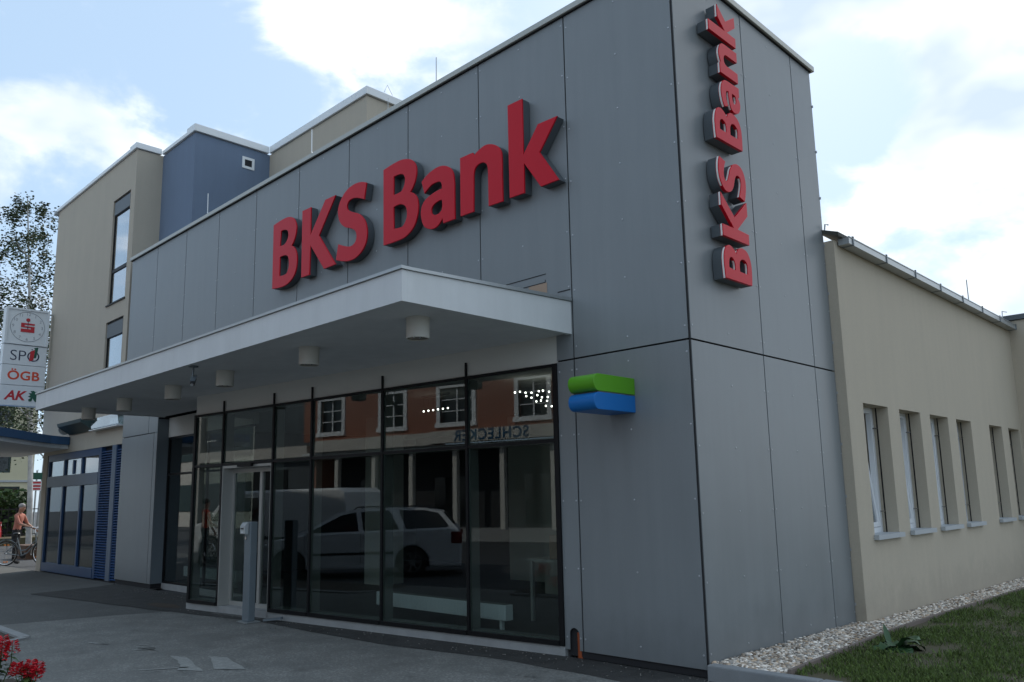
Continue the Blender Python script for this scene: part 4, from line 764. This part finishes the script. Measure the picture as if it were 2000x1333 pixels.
# ------------------------------------------------------------------ people
def person(label, base, yaw, shirt, hair, bend=0.0, cat='person', scale=1.0, step=.14, arm=((.1, .05), (.35, .1))):
    """one skinned figure; x right, y forward, z up in its own frame"""
    V, E, Rr = [], [], []
    def a(p, r, par=None):
        V.append(Vector(p)); Rr.append(r); i = len(V)-1
        if par is not None: E.append((par, i))
        return i
    lean = lambda p: Vector((p[0], p[1]+math.sin(bend)*max(p[2]-.95, 0), .95+(p[2]-.95)*math.cos(bend) if p[2] > .95 else p[2]))
    pel = a((0, 0, .95), (.15, .105)); wa = a(lean((0, 0, 1.08)), (.145, .10), pel); chs = a(lean((0, .01, 1.28)), (.165, .115), wa); sh = a(lean((0, 0, 1.42)), (.13, .085), chs)
    nk = a(lean((0, .01, 1.50)), (.055, .058), sh); hd0 = a(lean((0, .025, 1.58)), (.068, .078), nk); hd1 = a(lean((0, .025, 1.66)), (.075, .09), hd0); a(lean((0, .015, 1.715)), (.055, .065), hd1)
    a(lean((0, .105, 1.615)), (.013, .016), hd0)                                           # nose
    for s in (-1, 1): a(lean((s*.083, .01, 1.61)), (.010, .022), hd0)                       # ears
    for s, (fw, out_) in zip((-1, 1), arm):
        s1 = a(lean((s*.19, 0, 1.40)), (.062, .062), sh); e1 = lean((s*(.23+out_*.4), fw*.45-.01, 1.12+fw*.1)); el = a(e1, (.043, .043), s1)
        w = e1+Vector((s*out_*.1, .05+fw*.55, -.24+fw*.28)); wr = a(w, (.028, .03), el); dirn = (w-e1).normalized(); pm = a(w+dirn*.07, (.036, .02), wr)
        for q in range(4):
            b = w+dirn*.09+Vector((0, (q-1.5)*.021, 0)); k1 = a(b, (.009, .009), pm); ln = (.07, .08, .075, .058)[q]; k2 = a(b+dirn*ln*.55+Vector((-s*.008, 0, 0)), (.008, .008), k1); a(b+dirn*ln+Vector((-s*.025, 0, 0)), (.007, .007), k2)
        t1 = a(w+dirn*.035+Vector((-s*.012, .035, 0)), (.011, .011), wr); a(w+dirn*.085+Vector((-s*.02, .05, 0)), (.009, .009), t1)
        hip = a((s*.085, 0, .88), (.095, .10), pel); kn = a((s*.095, s*step*.5+.02, .50), (.062, .064), hip); an = a((s*.10, s*step-.02, .10), (.04, .045), kn); fo = a((s*.105, s*step+.07, .045), (.045, .035), an); a((s*.11, s*step+.16, .03), (.035, .022), fo)
    me = bpy.data.meshes.new('person'); me.from_pydata([tuple(v) for v in V], E, []); o = bpy.data.objects.new('person', me); COL.objects.link(o)
    m = o.modifiers.new('skin', 'SKIN'); sk = me.skin_vertices[0].data
    for i, r in enumerate(Rr): sk[i].radius = r
    sk[0].use_root = True; m.branch_smoothing = .4; m.use_smooth_shade = True
    ss = o.modifiers.new('sub', 'SUBSURF'); ss.levels = ss.render_levels = 2
    ev = bpy.data.meshes.new_from_object(o.evaluated_get(bpy.context.evaluated_depsgraph_get())); o.modifiers.clear(); o.data = ev; ev.name = 'person'
    for mm in (M['skin'], shirt, M['trousers'], M['shoe']): ev.materials.append(mm)
    inv = lambda c: Vector((c.x, c.y-math.sin(bend)*max(c.z-.95, 0), .95+(c.z-.95)/math.cos(bend) if c.z > .95 else c.z))
    mi = []
    for p in ev.polygons:
        c = inv(p.center); r = abs(c.x)
        if c.z < .085: k = 3
        elif c.z < 1.0 and r < .215: k = 2
        elif c.z < 1.475 and (r < .19 or c.z > 1.17): k = 1
        else: k = 0
        mi.append(k)
    ev.polygons.foreach_set('material_index', mi); ev.polygons.foreach_set('use_smooth', [True]*len(mi)); ev.update()
    o.location = base; o.rotation_euler.z = yaw; o.scale = (scale,)*3; tag(o, label, cat)
    hp = lean((0, .012, 1.668)); hm = MB().ball(tuple(hp+Vector((0, -.012, .022))), .092, 14, 9, (.93, 1.05, .88)); hm.f = [q for q in hm.f if sum(hm.v[i][2] for i in q)/len(q) > hp.z-.01 or sum(hm.v[i][1] for i in q)/len(q) < hp.y-.035]
    h = bpy.data.objects.new('hair', hm.mesh('hair', hair, True)); COL.objects.link(h); h.parent = o
    fe = MB()
    for s in (-1, 1): fe.ball(tuple(lean((s*.03, .098, 1.645))), .011, 6, 4)
    fe.box(-.022, .022, lean((0, .098, 1.565)).y, lean((0, .105, 1.565)).y, lean((0, 0, 1.565)).z-.004, lean((0, 0, 1.565)).z+.004)
    q = bpy.data.objects.new('face_feature', fe.mesh('face_feature', M['black'])); COL.objects.link(q); q.parent = o
    return o
person('grey haired man in coral shirt and black trousers bending over a bicycle', (-23.75, .52, GZ-.03), R(-44), M['shirt'], M['hairgrey'], .16, arm=((.30, .1), (.48, .12)), step=.05)
person('figure in a bright red top standing beside the white van across the street', (-16.2, -6.75, GZ-.03), R(200), M['shirtred'], M['hairbrown'])

# ------------------------------------------------------------------ bicycle
bk = thing('bicycle', 'black city bicycle with amber spoke reflectors parked by the blue entrance', 'bicycle', (-22.4, .5, GZ))
P0 = Vector((-22.86, .08, GZ-.03)); BDv = Vector((.72, .69, 0)).normalized(); SDv = Vector((-BDv.y, BDv.x, 0))
bp = lambda u, z, w=0.0: tuple(P0+BDv*u+SDv*w+Vector((0, 0, z)))
WRd = .35
for u, nm in ((0, 'rear'), (1.10, 'front')):
    wl = MB().torus(bp(u, WRd), SDv, WRd-.018, .018, 40, 6).build('wheel', M['tyre'], bk, True)
    MB().torus(bp(u, WRd), SDv, WRd-.042, .010, 40, 5).build('rim', M['chrome'], wl, True)
    sp = MB()
    for k in range(18):
        a_ = k*math.pi/9; sp.tube([bp(u, WRd, .02*(-1)**k), bp(u+(WRd-.045)*math.cos(a_), WRd+(WRd-.045)*math.sin(a_))], .0022, 4)
    sp.cyl(bp(u, WRd, -.05), bp(u, WRd, .05), .02, 10); sp.build('spoke', M['chrome'], wl)
    for a_ in ((1.35, 1.75, 4.6, 4.9) if u == 0 else (0.6, 3.6)): MB().bar(bp(u+.24*math.cos(a_)-.025, WRd+.24*math.sin(a_)), bp(u+.24*math.cos(a_)+.025, WRd+.24*math.sin(a_)), .02, .03).build('reflector', M['amber'], wl)
    MB().tube([bp(u+(WRd+.03)*math.cos(t_), WRd+(WRd+.03)*math.sin(t_)) for t_ in np.linspace(.3 if u == 0 else .9, 3.3, 12)], .012, 5).build('mudguard', M['steel'] if u == 0 else M['chrome'], bk, True)
fr = MB(); BBk, ST, HD, HB = bp(.46, .28), bp(.30, .78), bp(.86, .62), bp(.82, .90)
fr.tube([HD, bp(.62, .36), BBk], .02, 8).tube([bp(.85, .72), bp(.58, .44), bp(.42, .42)], .016, 8).tube([BBk, ST], .017, 8).tube([BBk, bp(0, WRd, .06)], .011, 6).tube([BBk, bp(0, WRd, -.06)], .011, 6).tube([bp(.33, .68), bp(0, WRd, .06)], .009, 6).tube([bp(.33, .68), bp(0, WRd, -.06)], .009, 6).tube([HB, HD], .02, 8)
fr.build('frame', M['steel'], bk, True)
MB().tube([HD, bp(.90, .52, .05), bp(1.10, WRd, .055)], .012, 6).tube([HD, bp(.90, .52, -.05), bp(1.10, WRd, -.055)], .012, 6).build('fork', M['black'], bk, True)
MB().tube([HB, bp(.80, 1.0), bp(.84, 1.05, .02)], .013, 8).tube([bp(.62, 1.06, -.28), bp(.80, 1.08, -.18), bp(.84, 1.05), bp(.80, 1.08, .18), bp(.62, 1.06, .28)], .012, 8).build('handlebar', M['chrome'], bk, True)
MB().ball(bp(.27, .90), .1, 10, 6, (1.1, .9, .4)).tube([ST, bp(.28, .88)], .014, 8).build('saddle', M['black'], bk, True)
MB().tube([bp(-.12, .74, .06), bp(.22, .74, .06)], .008, 5).tube([bp(-.12, .74, -.06), bp(.22, .74, -.06)], .008, 5).tube([bp(-.12, .74, -.06), bp(-.12, .74, .06)], .008, 5).tube([bp(0, WRd, .07), bp(-.05, .74, .06)], .007, 5).build('luggage_rack', M['black'], bk, True)
MB().disc(bp(.46, .28, .05), SDv, .09, .006, 20).tube([bp(.46, .28, .07), bp(.58, .16, .07), bp(.60, .16, .14)], .009, 6).tube([bp(.46, .28, -.07), bp(.34, .40, -.07), bp(.32, .40, -.14)], .009, 6).build('crank', M['black'], bk, True)
pb = thing('timber_planter', 'brown timber box standing behind the parked bicycle', 'planter', (-25.9, 1.45, GZ))
for k in range(3): MB().box(-26.6, -25.3, 1.2, 1.7, GZ-.03+k*.15, GZ-.03+k*.15+.14).build('board', M['wood'], pb)

# ------------------------------------------------------------------ cars and van
def loft_vehicle(root, sec, mat_, name='body'):
    """sec: list of (x, [(halfwidth, z) ...]) rings, mirrored; longitudinal axis x"""
    v, f = [], []; n = len(sec[0][1])*2
    for x, ring in sec: v += [(x, -w, z) for w, z in ring]+[(x, w, z) for w, z in reversed(ring)]
    for i in range(len(sec)-1):
        for k in range(n): f.append((i*n+k, i*n+(k+1) % n, (i+1)*n+(k+1) % n, (i+1)*n+k))
    f.append(tuple(range(n-1, -1, -1))); f.append(tuple(range((len(sec)-1)*n, len(sec)*n)))
    return MB().add(v, f).build(name, mat_, root, True)
def wheel(root, x, y, r, wd=.2):
    w = MB().tube([(x, y-wd/2, r), (x, y-wd/2+.02, r), (x, y+wd/2-.02, r), (x, y+wd/2, r)], [r*.9, r, r, r*.9], 28).build('wheel', M['tyre'], root, True)
    s = -1 if y < 0 else 1; rm = MB().disc((x, y+s*(wd/2+.004), r), (0, 1, 0), r*.22, .03, 12).torus((x, y+s*(wd/2+.002), r), (0, 1, 0), r*.62, .02, 28, 6)
    for k in range(7):
        a_ = k*2*math.pi/7; rm.bar((x+r*.1*math.cos(a_), y+s*(wd/2+.004), r+r*.1*math.sin(a_)), (x+r*.63*math.cos(a_), y+s*(wd/2+.004), r+r*.63*math.sin(a_)), .045, .02, (0, 1, 0))
    rm.build('rim', M['chrome'], w, True)
def arch_profile(pts_top, wheels, r, z0):
    """side profile with wheel arches cut out of the lower edge"""
    lo = []
    for wx in sorted(wheels): lo += [(wx-r, z0)]+[(wx-r*math.cos(a_), z0+.10+r*math.sin(a_)) for a_ in np.linspace(.05, math.pi-.05, 11)]+[(wx+r, z0)]
    return [(pts_top[0][0], z0)]+lo+[(pts_top[-1][0], z0)]+pts_top[::-1]
def make_car(label, cat, paint, loc, yaw, estate=True):
    L_, H_, hw = 4.55, 1.46, .88
    t = bpy.data.objects.new('estate_car' if estate else 'hatchback_car', None); COL.objects.link(t); tag(t, label, cat)
    up = [(-2.27, .45), (-2.26, .62), (-2.16, .74), (-1.25, .90), (-1.0, .945), (2.05, 1.02), (2.22, .98), (2.27, .62), (2.26, .42)] if estate else [(-1.95, .42), (-1.93, .64), (-1.75, .76), (-1.05, .92), (-.8, .95), (1.72, 1.0), (1.88, .9), (1.92, .5)]
    wh = (-1.36, 1.22) if estate else (-1.2, 1.2)
    lower = arch_profile(up, wh, .36, .20)
    mb = MB(); n = len(lower); prof = [(-hw, 0), (-hw*.99, 0)]
    mb.prism(lower, 1, -hw, hw); mb.build('body', paint, t, bevel=.04)
    xe = 2.20 if estate else 1.75; dx = 0 if estate else .25
    cab = [(-1.22+dx, .93), (-.35+dx, 1.36), (-.05+dx, 1.43), (.5+dx*.5, 1.46), (xe-.75, 1.44), (xe-.35, 1.37), (xe-.05, 1.04), (xe, .98)]
    v, f = [], []; n = len(cab); wz = lambda z: hw-.05-.20*max(0, (z-.95)/.5)
    for s in (-1, 1): v += [(x, s*wz(z), z) for x, z in cab]
    f = [(i, i+1, n+i+1, n+i) for i in range(n-1)]+[tuple(range(n-1, -1, -1)), tuple(range(n, 2*n))]
    cb = MB().add(v, f).build('roof', paint, t, True)
    def side_glass(pts, nm='side_window'):
        for s in (-1, 1):
            o = [(x, s*(wz(z)+.004), z) for x, z in pts]; i_ = [(x, s*(wz(z)-.01), z) for x, z in pts]; k = len(pts)
            MB().add(o+i_, [tuple(range(k)) if s > 0 else tuple(range(k-1, -1, -1)), tuple(range(k, 2*k))]+[(q, (q+1) % k, k+(q+1) % k, k+q) for q in range(k)]).build(nm, M['carglass'], t)
    side_glass([(-.98+dx, .965), (-.28+dx, 1.32), (.02+dx, 1.375), (.10+dx, .985)]); side_glass([(.20+dx, .99), (.12+dx, 1.38), (.72+dx*.3, 1.405), (.95+dx*.3, 1.0)])
    if estate: side_glass([(1.10, 1.005), (.93, 1.40), (1.45, 1.395), (1.78, 1.33), (2.0, 1.06), (1.96, 1.02)])
    for (xa, za, xb, zb, nm) in ((-1.16+dx, .975, -.42+dx, 1.325, 'windscreen'), (xe-.09, 1.08, xe-.31, 1.34, 'rear_window')):
        nrm = Vector((-(zb-za), 0, xb-xa)).normalized()
        if (nm == 'windscreen' and nrm.z < 0) or (nm == 'rear_window' and nrm.x < 0): nrm = -nrm
        o = nrm*.006; ya, yb = wz(za)-.07, wz(zb)-.07
        MB().add([Vector((xa, -ya, za))+o, Vector((xa, ya, za))+o, Vector((xb, yb, zb))+o, Vector((xb, -yb, zb))+o, (xa, -ya, za), (xa, ya, za), (xb, yb, zb), (xb, -yb, zb)], [(0,1,2,3),(4,7,6,5),(0,4,5,1),(1,5,6,2),(2,6,7,3),(3,7,4,0)]).build(nm, M['carglass'], t)
    x0, x1 = up[0][0], up[-2][0]
    for s in (-1, 1):
        MB().box(x0-.012, x0+.25, s*.78-.13, s*.78+.11 if s > 0 else s*.78+.13, .58, .70).build('headlight', M['lamp'], t, bevel=.02)
        MB().box(x1-.22, x1+.012, s*.79-.1, s*.79+.1, .68, .93).build('tail_light', M['tail'], t, bevel=.02)
        MB().ball((-.92+dx, s*.98, .98), .10, 10, 6, (.7, 1.0, .7)).build('wing_mirror', paint, t, True)
        for xd in (.38+dx, 1.02+dx*.5): MB().box(xd-.2, xd, s*(hw+.004)-.012, s*(hw+.004)+.012, .86, .885).build('door_handle', paint, t)
        for xd in (-1.02+dx, .15+dx, 1.12+dx*.4): MB().box(xd-.004, xd+.004, s*hw-.002, s*hw+.002, .34, .93).build('door_gap', M['dark'], t)
        MB().box(-.95, .85, s*hw-.008, s*hw+.008, .50, .545).build('rubbing_strip', M['black'], t)
        for wx in wh: wheel(t, wx, s*(hw-.11), .315)
    MB().box(x0-.02, x0+.04, -.4, .4, .5, .66).build('grille', M['black'], t); MB().box(x1-.02, x1+.015, -.26, .26, .72, .83).build('number_plate', M['winwhite'], t)
    MB().prism([(x0+.02, .21), (x1-.02, .21), (x1-.02, .6), (x0+.02, .6)], 1, -hw+.12, hw-.12).build('underbody', M['dark'], t)
    if estate:
        for s in (-1, 1): MB().tube([(-.05, s*.60, 1.43), (.05, s*.60, 1.485), (1.5, s*.60, 1.475), (1.62, s*.6, 1.42)], .013, 6).build('roof_rail', M['black'], t, True)
    t.location = loc; t.rotation_euler.z = yaw; return t
make_car('silver estate car parked at the street side facing the bank glazing', 'car', M['silver'], (-10.11, -6.12, GZ-.03), R(-34.7))
rc = make_car('small red hatchback parked before the hedge at the far left', 'car', M['redpaint'], (-39.0, 1.75, GZ+.05), R(75), False)
vn = thing('delivery_van', 'white panel van parked behind the silver estate car', 'van', (0, 0, 0))
vp = [(-2.8, .40), (-2.8, .75), (-2.62, 1.0), (-2.0, 1.16), (-1.35, 1.86), (-1.1, 1.95), (2.45, 1.97), (2.62, 1.85), (2.8, .95), (2.8, .40)]
MB().prism(arch_profile(vp, (-1.85, 1.65), .39, .25), 1, -.95, .95).build('body', M['vanwhite'], vn, bevel=.07)
for s in (-1, 1):
    MB().prism([(-1.83, 1.14), (-1.24, 1.76), (-.55, 1.76), (-.5, 1.12)], 1, s*.952-.006, s*.952+.006).build('side_window', M['carglass'], vn)
    MB().box(-2.0, -.38, s*.951-.003, s*.951+.003, .42, .425).box(-.36, -.352, s*.951-.003, s*.951+.003, .42, 1.85).build('door_gap', M['dark'], vn)
    MB().box(-.36, 2.5, s*.951-.006, s*.951+.006, .62, .70).build('rubbing_strip', M['black'], vn)
    MB().ball((-1.75, s*1.08, 1.25), .12, 10, 6, (.6, .8, 1.3)).build('wing_mirror', M['black'], vn, True)
    MB().box(-2.81, -2.66, s*.7-.16, s*.7+.16, .72, .92).build('headlight', M['lamp'], vn, bevel=.02); MB().box(2.74, 2.812, s*.88-.05, s*.88+.05, .8, 1.2).build('tail_light', M['tail'], vn)
    for wx in (-1.85, 1.65): wheel(vn, wx, s*.84, .33)
MB().add([(-1.985, -.78, 1.20), (-1.985, .78, 1.20), (-1.375, .74, 1.85), (-1.375, -.74, 1.85)], [(0, 1, 2, 3)]).build('windscreen', M['carglass'], vn)
vn.location = (-15.35, -8.77, GZ-.03); vn.rotation_euler.z = R(-9)

# ------------------------------------------------------------------ houses across the street (seen in the glass)
sh = thing('shop_building', 'orange rendered shop building with white windows and a pale fascia, across the street', 'building', (-14, -18, GZ))
SW = [(-23.35, -22.1), (-19.85, -18.67), (-16.8, -15.25), (-13.13, -11.9), (-9.6, -8.35), (-6.0, -4.75), (-2.4, -1.15)]
mb = MB(); wall_with_holes(mb, -24.4, 2.0, -18.4, -18.0, 4.12, 7.0, [(a, b, 4.48, 5.86) for a, b in SW]); mb.box(-24.4, -24.0, -28, -18.4, 0, 7.0); mb.build('wall', M['brick'], sh)
MB().box(-24.6, 2.2, -28.5, -17.6, 7.0, 7.25).prism([(-28.5, 7.251), (-17.5, 7.251), (-23, 9.2)], 0, -24.6, 2.2).build('roof', M['tile'], sh)
for a, b in SW:
    w = MB().box(a-.18, a, -18.06, -17.95, 4.32, 6.0).box(b, b+.18, -18.06, -17.95, 4.32, 6.0).box(a, b, -18.06, -17.95, 5.86, 6.0).box(a-.22, b+.22, -18.06, -17.9, 4.30, 4.48).build('window', M['winwhite'], sh)
    m_ = MB().box((a+b)/2-.03, (a+b)/2+.03, -18.1, -18.05, 4.48, 5.86)
    for k in (1, 2): m_.box(a, b, -18.09, -18.06, 4.48+k*.46-.02, 4.48+k*.46+.02)
    m_.build('glazing_bar', M['winwhite'], w); MB().box(a, b, -18.16, -18.13, 4.48, 5.86).build('pane', M['carglass'], w)
MB().box(-23.6, -17.05, -18.0, -17.72, 3.62, 4.11).box(-17.04, 2.0, -18.0, -17.6, 3.66, 4.13).build('fascia', M['fascia'], sh)
def on_shop(me, parent, x, z): me.transform(Matrix(((-1, 0, 0, x), (0, 0, 1, -17.596), (0, 1, 0, z), (0, 0, 0, 1)))); return link('lettering', me, parent)
on_shop(text_mesh('lettering', 'SCHLECKER', .58, M['signblue'], .01, .008, 0, 1.0, 1.12), sh, -14.16, 3.885)
MB().box(-24.3, 2.0, -19.6, -19.5, GZ-.2, 3.6).build('shop_front', M['room'], sh); MB().box(-24.4, 2, -19.5, -17.9, 3.5, 3.61).build('soffit', M['white'], sh)
for x in (-22.5, -20.4, -18.4, -16.2, -14.0, -11.8, -9.6, -7, -4, -1): MB().box(x-.10, x+.10, -18.3, -18.1, GZ-.1, 3.5).build('column', M['band'], sh)
MB().box(-24.3, 2, -19.49, -18.0, GZ-.1, .35).build('step', M['concrete'], sh)
for x0, x1 in ((-22.3, -20.6), (-18.2, -16.4), (-13.8, -12.0), (-9.4, -7.2)): MB().box(x0, x1, -19.49, -19.44, .5, 2.4).build('shop_window', M['carglass'], sh)
db = thing('dark_house', 'dark grey house with shuttered openings left of the orange shop across the street', 'building', (-28, -18, GZ))
MB().box(-31.8, -24.45, -28, -18.6, GZ-.1, 7.4).build('wall', M['ret'], db); MB().box(-32, -24.42, -18.58, -18.2, 3.5, 4.0).build('fascia', M['fascia'], db); MB().box(-30.5, -26, -18.6, -18.55, .3, 3).build('shutter', M['black'], db); MB().prism([(-28.3, 7.401), (-18.3, 7.401), (-23, 9.4)], 0, -32, -24.46).build('roof', M['tile'], db)
pgb = thing('glazed_block', 'pale office block with teal window strips further along across the street', 'building', (-42, -18, GZ))
MB().box(-62, -32.2, -30, -18.5, GZ-.1, 12).build('wall', M['fascia'], pgb)
for z0 in (1.0, 4.6, 8.2):
    for k in range(7): MB().box(-61+k*4.1, -61+k*4.1+3.6, -18.5, -18.44, z0, z0+1.9).build('window', M['teal'], pgb)
for k, c in enumerate(('inkorange', 'inkgreen', 'signblue', 'winwhite')): MB().box(-33.2-k*.7, -32.6-k*.7, -18.43, -18.38, 3.2, 4.4).build('banner', M[c], pgb)

# ------------------------------------------------------------------ far left: cream building, hedge, signs, birches
cb = thing('cream_building', 'cream house with dark green framed windows behind the hedge', 'building', (-50, 4, GZ))
holes = [(3.2, 6.5, 3.55, 4.9), (-1.5, 1.6, 3.55, 4.9), (5.75, 6.05+1.0, 1.2, 2.75), (3.0, 5.0, 1.2, 2.75), (-1.0, 1.6, 1.2, 2.75), (3.2, 6.5, 6.2, 7.5), (-1.5, 1.6, 6.2, 7.5)]
t_ = MB(lambda x, y, z: (y, x, z)); wall_with_holes(t_, -6, 7.7, -50.3, -50, GZ-.2, 8.6, holes); t_.f = [q[::-1] for q in t_.f]; t_.box(7.4, 7.7, -62, -50.3, GZ, 8.6); t_.build('wall', M['cream'], cb)
MB().box(-50, -49.93, -6, 7.7, 3.0, 3.12).build('string_course', M['sill'], cb); MB().box(-62, -49.6, -6.4, 8.1, 8.6, 8.9).build('roof', M['tile'], cb)
for a, b, z0, z1 in holes:
    w = MB().box(-50.15, -50.08, a, a+.1, z0, z1).box(-50.15, -50.08, b-.1, b, z0, z1).box(-50.15, -50.08, a+.1, b-.1, z0, z0+.1).box(-50.15, -50.08, a+.1, b-.1, z1-.1, z1).box(-50.15, -50.08, a+.1, b-.1, z0+.9, z0+.97).build('window', M['teal'], cb)
    MB().box(-50.13, -50.12, a+.1, b-.1, z0+.1, z1-.1).build('pane', M['carglass'], w)
def leaf_cloud(n, fn, size, m, name, parent, droop=0.0):
    pos = np.array([fn() for _ in range(n)]); s = rng.uniform(.6, 1.4, n)*size
    bv = np.array([(-.5, 0, -.28), (.5, 0, -.32), (.42, .1, .35), (-.38, .12, .3)]); bf = np.array([(0, 1, 2, 3)])
    return stuff(scatter(name, bv, bf, pos, np.stack([s, s, s], 1), rng.uniform(0, 6.3, n), m, 1.3, parent))
hd_ = thing('hedge', 'clipped green hedge behind an iron fence at the far left', 'hedge', (-40, 3.5, GZ))
leaf_cloud(9000, lambda: (random.uniform(-41.2, -39.6), random.uniform(-3, 5.0), GZ+2.25*random.random()**.6+.25*math.sin(random.random()*6)), .16, M['leafhedge'], 'foliage', hd_)
MB().box(-41, -39.9, -3, 4.9, GZ, 1.6).build('branches', M['dark'], hd_)
fe = thing('iron_fence', 'thin dark iron railing in front of the hedge', 'fence', (-39.2, 3, GZ))
for y in np.arange(-2, 5.2, .30): MB().box(-39.22, -39.19, y-.014, y+.014, GZ, 1.55).build('bar', M['black'], fe)
MB().box(-39.225, -39.185, -2, 5.2, 1.44, 1.48).box(-39.225, -39.185, -2, 5.2, .3, .34).build('rail', M['black'], fe)
structure(MB().box(-39.6, -36.9, -4, 5.2, GZ-.1, .22).build('verge', M['lawnsoil']))
tj = thing('thuja', 'narrow yellow green conifer bush by the tan wall corner', 'shrub', (-33, 4.35, GZ))
leaf_cloud(2600, lambda: (lambda a_, h_: (-33+math.cos(a_)*.5*(1-.25*h_)*random.random()**.4, 4.55+math.sin(a_)*.55*(1-.25*h_)*random.random()**.4, GZ+2.1*h_))(random.uniform(0, 6.3), random.random()), .12, M['thuja'], 'foliage', tj)
MB().cyl((-33, 4.55, GZ), (-33, 4.55, 1.5), .06, 8).build('stem', M['wood'], tj)
st_ = thing('street_sign', 'post with dark green board over a red and white notice by the cream house', 'sign', (-40, 5.25, GZ))
MB().cyl((-40, 5.25, GZ), (-40, 5.25, 3.3), .04, 8).build('post', M['zinc'], st_)
MB().box(-39.96, -39.92, 4.95, 5.6, 2.85, 3.18).build('green_board', M['inkgreen'], st_); nb = MB().box(-39.96, -39.92, 5.0, 5.45, 2.32, 2.80).build('notice_board', M['winwhite'], st_)
for z in (2.66, 2.50, 2.36): MB().box(-39.919, -39.915, 5.03, 5.42, z, z+.085).build('red_stripe', M['inkred'], nb)
def birch(x, y, h, lean_, label, seed, n):
    random.seed(seed); t = thing('birch_tree', label, 'tree', (x, y, GZ))
    tr = [(x+lean_*math.sin(k/9*2)*.5, y+lean_*(k/9)**1.5, GZ+h*k/9) for k in range(10)]
    MB().tube(tr, [.105*(1-k/9.8)+.012 for k in range(10)], 9).build('trunk', M['bark'], t, True)
    lb = MB(); cl = []
    for k in range(26):
        u = .30+.68*k/26; i = min(8, int(u*9)); w = u*9-i; p = Vector(tr[i]).lerp(Vector(tr[i+1]), w); a_ = k*2.4+random.uniform(-.5, .5); ln = h*.20*(1.12-u)*random.uniform(.8, 1.3)+.5
        d = Vector((math.cos(a_), math.sin(a_), 1.1)).normalized(); m1 = p+d*ln*.6; e = p+d*ln*.9+Vector((math.cos(a_), math.sin(a_), -.25))*ln*.45
        lb.tube([p, m1, e], [.05*(1.15-u), .03*(1.15-u), .008], 5); cl += [(m1, .35*ln), (e, .40*ln), ((m1+e)/2+Vector((0, 0, -.2*ln)), .35*ln)]
        for q in range(2):
            b = m1+Vector((random.uniform(-.5, .5), random.uniform(-.5, .5), random.uniform(-.1, .5)))*ln*.6; lb.tube([m1, b], [.014, .005], 4); cl.append((b, .3*ln))
    cl.append((Vector(tr[-1]), .5)); lb.build('branch', M['bark'], t, True)
    def pick():
        c, r = random.choice(cl); v = Vector((random.gauss(0, .33), random.gauss(0, .33), random.gauss(0, .33)))*r; return (c.x+v.x, c.y+v.y, c.z+v.z-abs(random.gauss(0, .6))*r)
    leaf_cloud(n, pick, .088, M['leafbirch'], 'crown', t)
birch(-34, 3.55, 14.9, -.95, 'tall slender birch with white trunk just left of the tan wall', 31, 10500)
birch(-36, 1.2, 13.0, -.2, 'denser birch at the left edge behind the stacked sign', 32, 20000)
birch(-42, 6.0, 11.5, .3, 'smaller birch close against the tan wall edge, half hidden behind it', 33, 7000)
